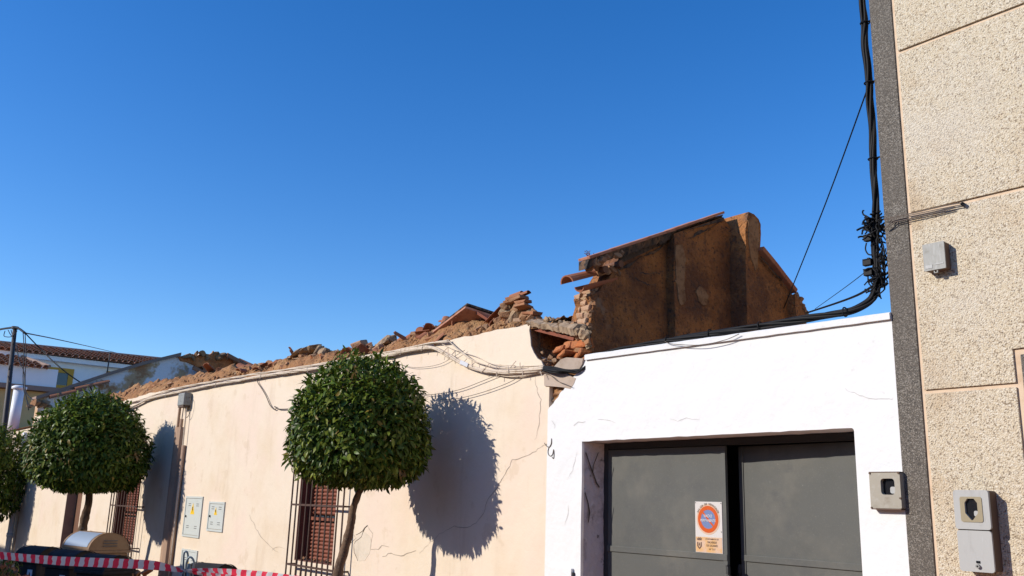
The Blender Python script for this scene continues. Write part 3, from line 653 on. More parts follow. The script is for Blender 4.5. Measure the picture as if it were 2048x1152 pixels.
# C: the chimney breast with rounded head, continuing as the wall beyond
cpx = [(1462, 447), (1466, 437), (1474, 430), (1484, 426), (1496, 424), (1508, 429), (1516, 438), (1520, 450), (1521, 470), (1520, 494), (1545, 524), (1565, 550), (1582, 574)]
polyC = gq(XCg, *cpx)
y0C = 7.30
polyC = [(y0C, zb), (y0C, polyC[2][1]-.16)] + [p for p in polyC if p[0] > y0C+.005] + [(8.08, zb)]
rough_face(XCg, polyC, 'chimney_breast', 'adobe', .014, back=.5)
rough_face(XCg+.008, ragged(gq(XCg+.008, (1495, 440), (1508, 433), (1517, 450), (1517, 500), (1516, 535), (1511, 540), (1504, 520), (1497, 500)), .03, .025, 8), 'mortar_patch', 'patch', .014, back=.03)
polyD = [(8.02, zb)] + gq(XDg, (1590, 588), (1600, 600), (1604, 618), (1612, 630)) + [(8.35, zb)]
rough_face(XDg, polyD, 'plaster_face', 'adobe', .012, back=.4)
crack([(0, 0), (1, 1)], gab) if False else None
def xcrack(px_pts, X, r=.006):
    pts = []
    for a, b in zip(px_pts, px_pts[1:]):
        for i in range(5):
            t = i/5; pts.append(gx(lerp(a[0], b[0], t)+jit(1.5), lerp(a[1], b[1], t)+jit(1.5), X))
    mb = MB(); vs = []
    for i, p in enumerate(pts):
        rr = r*(.4+.9*random.random()); vs += [p+V((0, rr*.5, rr)), p-V((0, rr*.5, rr))]
    mb.add(vs, [(2*i, 2*i+1, 2*i+3, 2*i+2) for i in range(len(pts)-1)]); mb.build('crack', 'soot', gab)
xcrack([(1524, 515), (1536, 530), (1548, 545), (1560, 556), (1570, 572), (1578, 585)], XCg+.03, .009)
xcrack([(1270, 555), (1285, 565), (1300, 570), (1316, 568)], XAg+.035)
xcrack([(1280, 545), (1296, 548), (1310, 545), (1322, 550)], XAg+.035)
xcrack([(1440, 458), (1452, 455), (1460, 460)], XBg+.035)
# bricks of the torn front edge
z = 2.88; row = 0
EDGE = sorted([(p[1], p[0]) for p in left_edge])
while z < 3.63:
    yE = interp(EDGE, z); wtop = .235 if z > 3.5 else .165+.035*noise.noise(V((z*9, 1, 1)))
    x = XAg-.028; k = 0; first = .06 if row % 2 else .12; end = XAg-.028-wtop
    while x > end+.02:
        L_ = min((first if k == 0 else .13)*(.9+.25*random.random()), x-end)
        inst('brick', random.choice(PBR), gab, (x-L_/2, yE+.040+jit(.007)+(.022 if k == 0 and random.random() < .6 else 0), z), (jit(.02), jit(.02), jit(.03)), (L_/.24, .95, 1.10))
        x -= L_+.006; k += 1
    z += .064; row += 1
mb = MB(); n_ = 22; vs = []
for i in range(n_+1):
    z = lerp(2.8, 3.66, i/n_); yE = interp(EDGE, z)+.006
    for j in range(6):
        x = lerp(XAg-.165, XAg-.003, j/5); vs.append((x, yE+.03*noise.noise(V((x*9, z*12, 2))), z))
mb.add(vs, [(i*6+j, (i+1)*6+j, (i+1)*6+j+1, i*6+j+1) for i in range(n_) for j in range(5)]); mb.build('earth_mortar', 'mortar', gab, smooth=True)
for i in range(34):
    z = lerp(2.9, 3.62, random.random()); yE = interp(sorted([(p[1], p[0]) for p in left_edge]), z); s_ = .025+.035*random.random()
    inst('stone', random.choice(ROCKS), gab, (XAg-.01-.05*random.random()**2, yE+jit(.012), z), (random.random()*6, random.random()*6, 0), (s_, s_, s_*1.3))
MB().prism([[(p[0]+.07, p[1]) for p in left_edge]+[(left_edge[-1][0]+.3, 3.62), (left_edge[0][0]+.4, 2.8)]], .16, yz(XAg-.045, -1)).build('core', 'mortar', gab)
# roof remnant: sloping bed with tiles, running up to the ridge
mb = MB(); n_ = 60; vs = []
for i in range(n_+1):
    y = lerp(5.30, 7.22, i/n_); z = zslope(y); th = (.10 if y < 6.5 else .05)+.03*noise.noise(V((y*8, 2, 2)))+.02*noise.noise(V((y*25, 2, 2)))
    if y < 5.75: th += .03*noise.noise(V((y*13, 5, 2)))-.01
    vs += [(XAg+.10+.012*noise.noise(V((y*10, 0, 0))), y, z-.022), (XAg+.06+.03*noise.noise(V((y*7, 3, 0))), y, z-th), (XAg-.03, y, z-th), (XAg-.03, y, z-.022)]
mb.add(vs, [(i*4+j, (i+1)*4+j, (i+1)*4+(j+1) % 4, i*4+(j+1) % 4) for i in range(n_) for j in range(4)]+[(0, 1, 2, 3), tuple(n_*4+q for q in (3, 2, 1, 0))])
rf = mb.build('roof_remnant', 'soot', gab)
ang = math.atan2(.90, 2.0)
tl = .41
vt = []
tl = 1.92/math.cos(ang)/5
vme = MB().box((-.10, 0, -.02), (.05, tl+.004, .006)).build('verge_tile', 'verge', bevel=.006); vm = vme.data; bpy.data.objects.remove(vme)
y = 5.30; i = 0
while i < 5:
    inst('verge_tile', vm, rf, (XAg+.06, y, zslope(y)+.002), (ang+jit(.012), jit(.02), jit(.01))); y += tl*math.cos(ang); i += 1
# eave tiles poking out toward the street
q = fp(1136, 563, 5.05); inst('roof_tile', TILE, rf, gx(1134, 562, XAg-.10)+V((0, 0, -.02)), (0, -.36, math.pi/2), (1.35, 1.0, 1.0))
inst('roof_tile', TILE, rf, gx(1158, 566, XAg-.04)+V((0, 0, -.03)), (math.pi, -.34, math.pi/2), (1.1, .75, .75))
for k in range(12):
    y = lerp(5.34, 5.75, random.random()); s_ = .05+.05*random.random()
    inst('stone', random.choice(ROCKS), rf, (XAg+.07+jit(.03), y, zslope(y)-.05-.04*random.random()), (random.random()*6, random.random()*6, 0), (s_, s_*1.5, s_*.8))
for (a, b, s_) in ((1178, 535, .12), (1195, 536, .11), (1210, 540, .11), (1225, 540, .12), (1235, 545, .1), (1200, 545, .1)):
    inst('stone', random.choice(ROCKS), rf, gx(a, b, XAg-.02), (random.random()*6, random.random()*6, 0), (s_, s_*1.3, s_*.7))
for y in (5.55, 5.75): MB().tube([(XAg+.06, y, zslope(y)-.17), (XAg-.12, y, zslope(y)-.17)], .035, 8).build('rafter', 'wood', rf)
# far slope of the roof
pc = [gx(a, b, XCg+.02) for a, b in ((1520, 494), (1545, 524), (1565, 550), (1588, 580))]
for a, b in zip(pc, pc[1:]):
    mb, _ = slab('x', a+V((.05, 0, .0)), b+V((.05, 0, .0)), V((-.5, 0, 0)), .055, 'tile', '', ''); mb.build('verge_tile', 'tile', rf, bevel=.008)
for (a, b) in ((1592, 592), (1600, 600), (1604, 612), (1608, 622), (1612, 628), (1598, 606)):
    inst('stone', random.choice(ROCKS), gab, gx(a, b, XDg-.02), (random.random()*6, random.random()*6, 0), (.1, .1, .07))
# dry weed on the eave
mb = MB(); b0 = gx(1178, 522, XAg-.03)
for i in range(7):
    p = b0.copy(); pts = [p.copy()]
    d = V((jit(.3), jit(.3), 1)).normalized()
    for k in range(4): p = p+d*.022; d = (d+V((jit(.5), jit(.5), .1))).normalized(); pts.append(p.copy())
    mb.tube(pts, .0018, 4)
    for k in range(3): mb.tube([pts[2+k % 3], pts[2+k % 3]+V((jit(.02), jit(.02), .012))], .003, 4)
tag(ground_origin(mb.build('dry_weed', 'twig')), 'small dry weed growing on the sooty eave of the brown gable', 'weed')

# ------------------------------------------------------------------ white garage
gar = thing('white_garage', 'low whitewashed garage front between the cream house and the grey building', 'garage', (-4.4, D+1, GZ(-4.4)))
GX0, GX1, GZT = -5.595, -3.095, 2.185
# ragged left top where plaster tore away
diag = [(-6.042, 2.48)]
for i in range(1, 22):
    t = i/22; diag.append((lerp(-6.042, -5.545, t)+.014*noise.noise(V((t*11, 1, 7))), lerp(2.48, 2.875, t)+.022*noise.noise(V((t*13, 4, 2)))+.01*noise.noise(V((t*40, 4, 2)))))
oline = [(-6.042, -.6)]+diag+[(-5.54, 2.88), (-2.793, 2.86), (-2.793, -.6), (GX1, -.6)]
# rounded upper right corner of the opening
rc = [(GX1-.02+.02*math.cos(a), GZT-.02+.02*math.sin(a)) for a in [i*math.pi/2/5 for i in range(6)]]
lint = [(lerp(GX1-.06, GX0, t), GZT+.006*noise.noise(V((t*22, 0, 3)))) for t in [i/30 for i in range(1, 30)]]
oline += rc+lint+[(GX0, GZT), (GX0+.004, 1.9), (GX0-.003, 1.5), (GX0, 1.1), (GX0, -.6)]
MB().prism([oline], .3, toXZ(D-.012)).build('front_wall', 'white', gar)
# coping strip along the parapet
mb = MB(); n_ = 50; vs = []
for i in range(n_+1):
    t = i/n_; x = lerp(-5.55, -2.795, t); zz = lerp(2.92, 2.885, t)+.004*noise.noise(V((x*6, 1, 1))); zl = lerp(2.872, 2.84, t)+.003*noise.noise(V((x*9, 4, 1)))
    vs += [(x, D-.035, zl), (x, D-.037, zz-.008), (x, D-.025, zz), (x, D+.3, zz+.005), (x, D+.3, zl)]
mb.add(vs, [(i*5+j, (i+1)*5+j, (i+1)*5+(j+1) % 5, i*5+(j+1) % 5) for i in range(n_) for j in range(5)]+[(0, 1, 2, 3, 4), tuple(n_*5+q for q in (4, 3, 2, 1, 0))])
mb.build('coping', 'white', gar)
MB().box((-5.68, D+.3, 2.55), (-2.80, D+6, 2.7)).build('flat_roof', 'flat', gar)
# dirty reveal on the left, soffit board
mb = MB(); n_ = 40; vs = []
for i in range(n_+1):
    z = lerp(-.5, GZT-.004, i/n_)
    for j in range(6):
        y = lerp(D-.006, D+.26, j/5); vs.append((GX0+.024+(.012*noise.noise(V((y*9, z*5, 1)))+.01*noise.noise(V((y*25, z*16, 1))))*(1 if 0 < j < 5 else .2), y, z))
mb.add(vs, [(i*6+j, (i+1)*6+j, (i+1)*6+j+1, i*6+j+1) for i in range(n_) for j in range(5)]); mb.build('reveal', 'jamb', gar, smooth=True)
def jcrack(pts, r=.006):
    vs = []
    P = [gx(a+jit(1), b, GX0+.044) for a, b in pts]
    for p in P: vs += [p+V((0, r*(.5+random.random()), r*.4)), p-V((0, r*(.5+random.random()), r*.4))]
    MB().add(vs, [(2*i, 2*i+1, 2*i+3, 2*i+2) for i in range(len(P)-1)]).build('crack', 'crack', gar)
jcrack([(1172, 905), (1178, 922), (1182, 938), (1188, 950), (1192, 965), (1199, 975)])
jcrack([(1196, 905), (1191, 920), (1186, 932), (1186, 945)])
jcrack([(1170, 985), (1176, 1005), (1180, 1025), (1176, 1045)])
crack([(1156, 905), (1145, 940), (1135, 960)], gar, r=.002, m='crackwhite', Y=D-.012)
crack([(1170, 842), (1152, 846), (1148, 852)], gar, r=.003, m='crackwhite', Y=D-.012)
crack([(1196, 838), (1222, 842), (1232, 846)], gar, r=.0025, m='crackwhite', Y=D-.012)
crack([(1105, 842), (1110, 850), (1108, 858)], gar, r=.003, m='crackwhite', Y=D-.012)
crack([(1338, 837), (1355, 843), (1372, 836), (1400, 840)], gar, r=.0018, m='crackwhite', Y=D-.012)
crack([(1690, 778), (1720, 790), (1745, 798), (1785, 799)], gar, r=.0022, m='crackwhite', Y=D-.012)
crack([(1138, 1010), (1136, 1030), (1130, 1050)], gar, r=.002, m='crackwhite', Y=D-.012)
# steel door: left leaf shut, right leaf a little ajar inwards
YD = D+.222
MB().box((GX0+.006, YD+.002, -.6), (GX0+.075, YD+.05, GZT-.003)).box((GX0+.075, YD+.004, GZT-.055), (GX1-.004, YD+.05, GZT-.003)).build('door_frame', 'steelframe', gar)
def leaf(xa, xb, zt, handle):
    """leaf built from its hinge; local x along the leaf"""
    t = thing('door_leaf', None, None, (0, 0, 0)); w_ = xb-xa; s_ = 1 if w_ > 0 else -1
    a, b = (0, w_) if w_ > 0 else (w_, 0)
    MB().box((a, 0, -.5), (b, .02, zt)).build('sheet', 'steel', t, bevel=.003)
    MB().box((a+.002, -.012, 1.30), (b-.002, -.001, 1.345)).build('rail', 'steel', t, bevel=.003)
    MB().box((a+.002, -.012, .35), (b-.002, -.001, .395)).build('rail', 'steel', t, bevel=.003)
    e = b if s_ > 0 else a
    MB().box((min(e, e-s_*.04), -.008, -.5), (max(e, e-s_*.04), -.0005, zt-.002)).build('stile', 'steel', t, bevel=.002)
    mb = MB()
    for (dx, dz, ww, hh) in ((.0, 1.21, .02, .05), (.004, 1.17, .024, .035), (-.002, 1.255, .016, .02)):
        x_ = e+s_*dx; mb.box((min(x_, x_+s_*ww), -.03, dz), (max(x_, x_+s_*ww), .0, dz+hh))
    mb.build('lock', 'steelframe', t, bevel=.003)
    return t
l1 = leaf(GX0+.078, -4.285, GZT-.06, True); l1.location = (GX0+.078, YD, 0); attach(l1, gar)
# its children were made with the leaf at the origin, so they follow it
for ch in l1.children: ch.matrix_parent_inverse = Matrix.Identity(4)
l2 = leaf(GX1-.01, -4.262, GZT-.06, True); l2.location = (GX1-.012, YD+.055, 0); l2.rotation_euler = (0, 0, -.065); attach(l2, gar)
for ch in l2.children: ch.matrix_parent_inverse = Matrix.Identity(4)
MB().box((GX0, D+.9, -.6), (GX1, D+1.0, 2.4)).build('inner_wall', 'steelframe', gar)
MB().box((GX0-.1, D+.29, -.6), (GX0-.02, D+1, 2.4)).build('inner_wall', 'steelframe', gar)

# parking sign on the left leaf
ys = YD-.012
def sp(u, v_, d=0):      # u, v in sign millimetres from its lower-left corner
    return (SX+u, ys-d, SZ+v_)
A = fp(1392, 1104, ys); B = fp(1444, 1004, ys); SX, SZ = A.x, A.z; SW, SH = fp(1446, 1100, ys).x-A.x, fp(1391, 1003, ys).z-A.z
sg = thing('parking_sign', 'orange and white no parking plate with blue disc on the grey steel door', 'sign', (SX+SW/2, ys, SZ))
MB().box((SX, ys-.002, SZ), (SX+SW, ys+.008, SZ+SH)).build('plate', 'signw', sg, bevel=.0012)
MB().box((SX+.004, ys-.0032, SZ+.004), (SX+SW-.004, ys-.0022, SZ+SH*.305)).build('lower_panel', 'signo', sg)
cxs, czs = SX+SW*.49, SZ+SH*.655
def disc(r0, r1, d, m, name, n=48):
    vs = []; 
    for i in range(n):
        a = 2*math.pi*i/n
        for r in ((r0, r1) if r0 else (r1,)): vs.append((cxs+r*math.cos(a), ys-d, czs+r*math.sin(a)*1.02))
    if r0: fs = [(2*i, 2*i+1, 2*((i+1) % n)+1, 2*((i+1) % n)) for i in range(n)]
    else: fs = [tuple(range(n))]
    MB().add(vs, fs).build(name, m, sg)
R = SW*.38
disc(0, R*1.14, .0030, 'signp', 'halo'); disc(R*.70, R, .0042, 'signr', 'ring'); disc(0, R*.74, .0036, 'signb', 'disc')
c_, s_ = math.cos(-math.pi/4), math.sin(-math.pi/4); hw = R*.075; Lb = R*.8
MB().add([(cxs+c_*a-s_*b, ys-.0046, czs+s_*a+c_*b) for a, b in ((-Lb, -hw), (Lb, -hw), (Lb, hw), (-Lb, hw))], [(0, 1, 2, 3)]).build('slash', 'signr', sg)
def text_mesh(body, size):
    cv_ = bpy.data.curves.new('t', 'FONT'); cv_.body = body; cv_.size = size; cv_.align_x = 'CENTER'; cv_.align_y = 'CENTER'; cv_.offset = size*.012
    o = bpy.data.objects.new('t', cv_); COL.objects.link(o); dg = bpy.context.evaluated_depsgraph_get()
    me = bpy.data.meshes.new_from_object(o.evaluated_get(dg)); bpy.data.objects.remove(o); return me
def put_text(body, x, z, size, m, d, name='lettering', rot=0, sx=1):
    me = text_mesh(body, size); me.materials.clear(); me.materials.append(MT[m])
    me.transform(Matrix.Translation((x, ys-d, z)) @ Matrix.Rotation(rot, 4, 'Y') @ Matrix.Rotation(math.pi/2, 4, 'X') @ Matrix.Diagonal((sx, 1, 1, 1)))
    o = bpy.data.objects.new(name, me); COL.objects.link(o); attach(o, sg); return o
put_text('VADO', cxs, czs+R*.24, R*.30, 'signlt', .0054)
put_text('PERMANENTE', cxs, czs-R*.10, R*.26, 'signlt', .0054, sx=.92)
arc = 'SALIDA DE VEHICULOS'
for i, ch in enumerate(arc):
    if ch == ' ': continue
    a = math.radians(152-124*i/(len(arc)-1)); rr = R*1.12
    put_text(ch, cxs+rr*math.cos(a), czs+rr*math.sin(a)*1.03, R*.22, 'signt', .0050, name='letter', rot=(math.pi/2-a))
tx = SX+SW*.62
put_text('AYUNTAMIENTO DE', tx, SZ+SH*.268, SH*.038, 'signt', .0046, sx=.95)
put_text('VALVERDE', tx, SZ+SH*.205, SH*.056, 'signt', .0046, sx=.9)
put_text('DE LEGANES', tx, SZ+SH*.142, SH*.056, 'signt', .0046, sx=.9)
put_text('N\u00ba 517', tx, SZ+SH*.072, SH*.05, 'signt', .0046, sx=1.1)
# crest: shield under a crown
ex, ez = SX+SW*.15, SZ+SH*.15; q = SW*.085
mb = MB()
shield = [(-q, q*.9), (-q*.55, q*.9), (-q*.5, -q*.4), (0, -q*.95), (q*.5, -q*.4), (q*.55, q*.9), (q, q*.9), (q, -q*.5), (q*.4, -q*1.2), (0, -q*1.45), (-q*.4, -q*1.2), (-q, -q*.5)]
mb.prism([shield], .0006, lambda a, b, d: (ex+a, ys-.0046+d, ez+b))
mb.prism([[(-q*.3, -q*.3), (q*.3, -q*.3), (q*.2, q*.5), (0, q*.8), (-q*.2, q*.5)]], .0006, lambda a, b, d: (ex+a, ys-.0046+d, ez+b))
crown = [(-q*.9, q*1.5), (q*.9, q*1.5), (q*1.1, q*2.3), (q*.55, q*2.0), (q*.45, q*2.6), (0, q*2.2), (-q*.45, q*2.6), (-q*.55, q*2.0), (-q*1.1, q*2.3)]
mb.prism([crown], .0006, lambda a, b, d: (ex+a, ys-.0046+d, ez+b)); mb.build('crest', 'signt', sg)
for (u, v_) in ((.03, .975), (.97, .975), (.97, .42)):
    MB().tube([(SX+SW*u, ys-.006, SZ+SH*v_), (SX+SW*u, ys, SZ+SH*v_)], .003, 8).build('rivet', 'steelframe', sg)

# bent grey wire on the whitewash beside the opening
pts = [fp(a, b, D-.0155) for a, b in ((1089, 886), (1094, 893), (1100, 893), (1103, 886), (1103, 877), (1102, 888), (1097, 897), (1096, 906), (1100, 912), (1105, 909), (1107, 899), (1108, 908), (1107, 917), (1104, 914))]
tag(ground_origin(MB().tube(smoothpts(pts, 4), .0035, 6).build('wire_hook', 'greycable', smooth=True)), 'curled grey wire hook hanging on the whitewashed wall edge', 'wire')
# painted-over plaque low on the white pier
A = fp(1099, 1132, D-.02); B = fp(1146, 1136, D-.02)
pq = thing('wall_plaque', 'plain painted-over plaque low on the white pier beside the garage opening', 'plaque', (A.x, D-.02, .98))
MB().box((A.x, D-.04, .95), (B.x, D-.008, A.z)).build('board', 'white', pq, bevel=.004)
MB().box((B.x+.002, D-.036, .95), (B.x+.014, D-.009, A.z-.03)).build('side_edge', 'steelframe', pq)

# ------------------------------------------------------------------ grey and cream building on the right
gb = thing('panelled_building', 'tall building with cream pebble panels and a dark grey speckled corner strip', 'building', (-.5, D+3, GZ(-.5)))
MB().box((-2.788, D-.002, -1), (3.5, D+7, 9.5)).build('core', 'joint', gb)
MB().box((-2.797, D-.013, -1.02), (-2.645, D+.30, 9.6)).build('corner_strip', 'pebbledark', gb, bevel=.004)
def panel(pts, name='panel', m='pebble'): MB().prism([pts], .014, toXZ(D-.017)).build(name, m, gb, bevel=.004)
zj = [-1.0, 1.265, 2.375, 3.485, 4.595, 5.70, 6.81, 7.92, 9.4]
XP0, XP1 = -2.622, -2.105
for a, b in zip(zj, zj[1:]):
    a += .012; b -= .012
    if b < 2.4: panel([(XP0, a), (XP1, a), (XP1, b), (XP0, b)])
    elif a < 2.45: panel([(XP0, a), (XP1, a), (XP1, 2.575), (3.4, 2.575), (3.4, b), (XP0, b)])
    else: panel([(XP0, a), (3.4, a), (3.4, b), (XP0, b)])
panel([(-2.068, -.9), (-1.75, -.9), (-1.75, 2.54), (-2.068, 2.54)], 'dark_panel', 'pebbledark')
panel([(-1.72, -.9), (3.4, -.9), (3.4, 2.54), (-1.72, 2.54)])

# meter boxes
def rrect(cx, cz, w_, h_, r, n=5):
    o = []
    for sx, sz, a0 in ((1, 1, 0), (-1, 1, 90), (-1, -1, 180), (1, -1, 270)):
        for i in range(n+1):
            a = math.radians(a0+90*i/n); o.append((cx+sx*(w_/2-r)+r*math.cos(a), cz+sz*(h_/2-r)+r*math.sin(a)))
    return o
bx = thing('meter_box', 'square steel meter box with round-cornered window on the white wall edge', 'meter box', (-2.9, D, 1.69))
bx0, bx1, bz0, bz1 = -2.985, -2.79, 1.695, 1.905; cxm, czm = (bx0+bx1)/2, (bz0+bz1)/2; yf = D-.06
MB().prism([rrect(cxm, czm, bx1-bx0, bz1-bz0, .008), rrect(cxm+.018, czm+.022, .088, .095, .02)], .05, toXZ(yf)).build('cover', 'plate', bx)
MB().box((cxm-.04, yf+.03, czm-.04), (cxm+.075, yf+.034, czm+.085)).build('window', 'hole', bx)
MB().prism([rrect(cxm+.042, czm+.002, .036, .04, .012)], .01, toXZ(yf+.016)).build('dial', 'plastic', bx)
MB().box((bx0+.004, yf-.003, bz0-.008), (bx1-.004, yf+.045, bz0-.001)).build('lower_rim', 'brownplastic', bx)
MB().box((bx0, yf-.002, bz1), (bx1, yf+.045, bz1+.005)).build('upper_rim', 'brownplastic', bx)
for (a, b) in ((bx0+.006, bz1-.004), (bx1-.006, bz1-.004), (bx0+.006, bz0+.002), (bx1-.004, bz0+.06)):
    MB().tube([(a, yf-.006, b), (a, yf+.004, b)], .006, 8).build('screw', 'brownplastic', bx)
tb = thing('meter_box', 'tall grey plastic meter box with framed octagonal window on the pebble panel', 'meter box', (-2.36, D, 1.37))
tx0, tx1, tz0, tz1 = -2.452, -2.262, 1.372, 1.805; cxm = (tx0+tx1)/2; yf = D-.125
MB().prism([rrect(cxm, (tz0+tz1)/2, tx1-tx0-.008, tz1-tz0-.006, .012)], .098, toXZ(yf+.018)).build('body', 'brownplastic', tb)
zs = 1.592
hexw = [(cxm-.034, 1.735), (cxm-.018, 1.757), (cxm+.018, 1.757), (cxm+.034, 1.735), (cxm+.034, 1.68), (cxm+.005, 1.643), (cxm-.004, 1.643), (cxm-.034, 1.68)]
MB().prism([rrect(cxm, (zs+tz1)/2, tx1-tx0, tz1-zs-.003, .016), hexw], .018, toXZ(yf)).build('upper_cover', 'plastic', tb)
MB().prism([rrect(cxm, (zs+tz0)/2-.002, tx1-tx0-.006, zs-tz0-.004, .016)], .014, toXZ(yf+.004)).build('lower_cover', 'plastic', tb)
MB().prism([rrect(cxm, 1.70, .118, .135, .012), hexw], .004, toXZ(yf-.004)).build('window_frame', 'beigeframe', tb)
MB().box((cxm-.05, yf+.012, 1.64), (cxm+.05, yf+.016, 1.76)).build('window', 'hole', tb)
MB().prism([rrect(cxm+.02, 1.678, .022, .03, .009)], .006, toXZ(yf+.006)).build('dial', 'plastic', tb)
mb = MB(); mb.tube([(cxm+.01, yf-.012, 1.402), (cxm+.01, yf+.004, 1.402)], .011, 14); mb.build('lock', 'greymetal', tb)
MB().box((cxm+.0, yf-.0005, 1.418), (cxm+.02, yf+.004, 1.43)).build('slot', 'hole', tb)
MB().tube([(cxm+.01, yf-.013, 1.402), (cxm+.01, yf-.0118, 1.402)], .005, 10).build('keyhole', 'hole', tb)
jb = thing('junction_box', 'small weathered grey junction box high on the pebble wall', 'junction box', (-2.46, D-.02, 3.08))
j0, j1, k0, k1 = -2.525, -2.398, 3.085, 3.248; yf = D-.085
MB().prism([rrect((j0+j1)/2, (k0+k1)/2, j1-j0, k1-k0, .005)], .06, toXZ(yf)).build('body', 'brownplastic', jb)
MB().prism([rrect((j0+j1)/2, (k0+k1)/2, j1-j0+.003, k1-k0+.003, .005)], .01, toXZ(yf-.008)).build('cover', 'greymetal', jb)
MB().box((j0+.008, yf-.0105, k0+.012), (j0+.05, yf-.0085, k0+.032)).box((j0+.065, yf-.0105, k0+.028), (j1-.01, yf-.0085, k0+.034)).build('label_plate', 'plastic', jb)
mb = MB()
for dx in (-.009, .009): mb.box(((j0+j1)/2+dx-.003, yf, k0-.016), ((j0+j1)/2+dx+.003, yf+.015, k0))
mb.box(((j0+j1)/2-.012, yf, k0-.019), ((j0+j1)/2+.012, yf+.015, k0-.015)); mb.build('clip', 'greymetal', jb)

# ------------------------------------------------------------------ cables
def bundle(t, path, n, r, spread, m, twist=5, name='cable', k=5):
    P = smoothpts(path, k)
    for c in range(n):
        ph = 2*math.pi*c/n; pts = []
        L_ = 0
        for i, p in enumerate(P):
            if i: L_ += (p-P[i-1]).length
            tg = (P[min(i+1, len(P)-1)]-P[max(i-1, 0)]).normalized()
            a = V((0, 1, 0)); a = (a-tg*a.dot(tg)).normalized(); b = tg.cross(a)
            an = ph+L_*twist+noise.noise(V((L_*2, c*3.3, 1)))*1.2; rr = spread*(.75+.5*noise.noise(V((L_*3, c*5.1, 7))))
            pts.append(p+a*(rr*math.cos(an))+b*(rr*math.sin(an)))
        MB().tube(pts, r, 6).build(name, m, t, smooth=True)
def tie(t, p, tg, r, m='black', name='cable_tie'):
    tg = V(tg).normalized(); a = tg.cross(V((0, 1, 0))).normalized(); b = tg.cross(a); n = 14
    MB().tube([p+a*(r*math.cos(2*math.pi*i/n))+b*(r*math.sin(2*math.pi*i/n)) for i in range(n+1)], .005, 5).build(name, m, t)
YB = D+.22
up = [(1722, -40), (1724, 0), (1729, 46), (1729, 90), (1735, 130), (1738, 168), (1740, 210), (1745, 260), (1746, 318), (1750, 380), (1752, 440), (1750, 500), (1754, 545), (1752, 572), (1744, 596), (1722, 612), (1690, 624), (1640, 633), (1600, 640), (1520, 652), (1420, 668), (1345, 680), (1290, 690), (1230, 702), (1190, 712)]
path = [fp(a, b, lerp(YB, D+.14, max(0, min(1, (i-14)/3)))) for i, (a, b) in enumerate(up)]
cb = thing('cable_bundle', 'thick bundle of black cables climbing the grey corner and lying along the white parapet', 'cable', fp(1750, 560, YB))
bundle(cb, path, 6, .0105, .021, 'black', 4)
for (a, b) in ((1730, 46), (1738, 166), (1746, 318), (1690, 624), (1520, 652), (1420, 667), (1335, 682)):
    q = fp(a, b, YB if b < 600 else D+.14); tie(cb, q, (0, 0, 1) if b < 600 else (1, 0, 0), .031)
    if b < 400: MB().tube([q, V((-2.79, q.y, q.z+.004))], .006, 6).build('wall_hook', 'black', cb)
# tangle of splices and connector blocks
tg_ = thing('cable_tangle', 'dense tangle of black wire ends and connector blocks beside the grey corner strip', 'cable', fp(1745, 500, YB))
random.seed(5)
for i in range(60):
    c = fp(1749+jit(10), 458+jit(20), YB-.02+jit(.05)); pts = [c]; d = V((jit(1), jit(.6), jit(1))).normalized()
    for k in range(7): pts.append(pts[-1]+d*.017); d = (d+V((jit(1), jit(.7), jit(1)))*.75).normalized()
    MB().tube(smoothpts(pts, 2), .0045+.003*random.random(), 5).build('wire', 'black', tg_, smooth=True)
for i in range(48):
    c = fp(1760+jit(11), 545+jit(38), YB-.01+jit(.04)); pts = [c]; d = V((jit(.5), jit(.4), jit(1))).normalized()
    for k in range(7): pts.append(pts[-1]+d*.017); d = (d+V((jit(1), jit(.6), jit(1)))*.55).normalized()
    MB().tube(smoothpts(pts, 2), .004+.002*random.random(), 5).build('wire', 'black', tg_, smooth=True)
for (a, b) in ((1738, 477), (1736, 526), (1738, 546)):
    q = fp(a, b, YB-.03)
    MB().box(q-V((.03, .02, .018)), q+V((.03, .02, .018))).box(q+V((-.028, -.024, .018)), q+V((.0, .02, .026))).box(q+V((.005, -.024, .018)), q+V((.024, .02, .03))).build('connector', 'black', tg_, bevel=.003)
for P_ in ([(1733, 486), (1731, 498), (1736, 508), (1743, 510)], [(1736, 552), (1737, 565), (1744, 574)], [(1756, 470), (1763, 490), (1766, 520)], [(1760, 470), (1768, 500), (1770, 560)], [(1752, 585), (1762, 575), (1774, 565), (1772, 558)], [(1756, 590), (1768, 580), (1770, 570)], [(1758, 478), (1754, 494), (1762, 520), (1768, 545)]):
    MB().tube(smoothpts([fp(a, b, YB-.03) for a, b in P_], 4), .005, 5).build('wire', 'black', tg_, smooth=True)
random.seed(21)
# two pairs of wires across the pebble wall
cw = thing('wall_wires', 'pairs of brown wires crossing the pebble wall from the black tangle to a hole', 'wire', fp(1840, 425, D))
for P_ in ([(1768, 438), (1817, 428), (1870, 416), (1915, 407), (1926, 408)], [(1768, 440), (1817, 431), (1870, 420), (1915, 411), (1927, 410)], [(1770, 456), (1782, 446), (1788, 441), (1817, 434), (1870, 423), (1908, 413)], [(1768, 458), (1784, 449), (1790, 444), (1817, 438), (1870, 426), (1905, 417)], [(1780, 447), (1781, 441), (1786, 437), (1788, 443)]):
    MB().tube(smoothpts([fp(a, b, D-.045) for a, b in P_], 4), .0035, 5).build('wire', 'greycable', cw, smooth=True)
MB().tube([fp(1925, 408, D-.05), fp(1925, 408, D)], .012, 10).build('entry_hole', 'hole', cw)
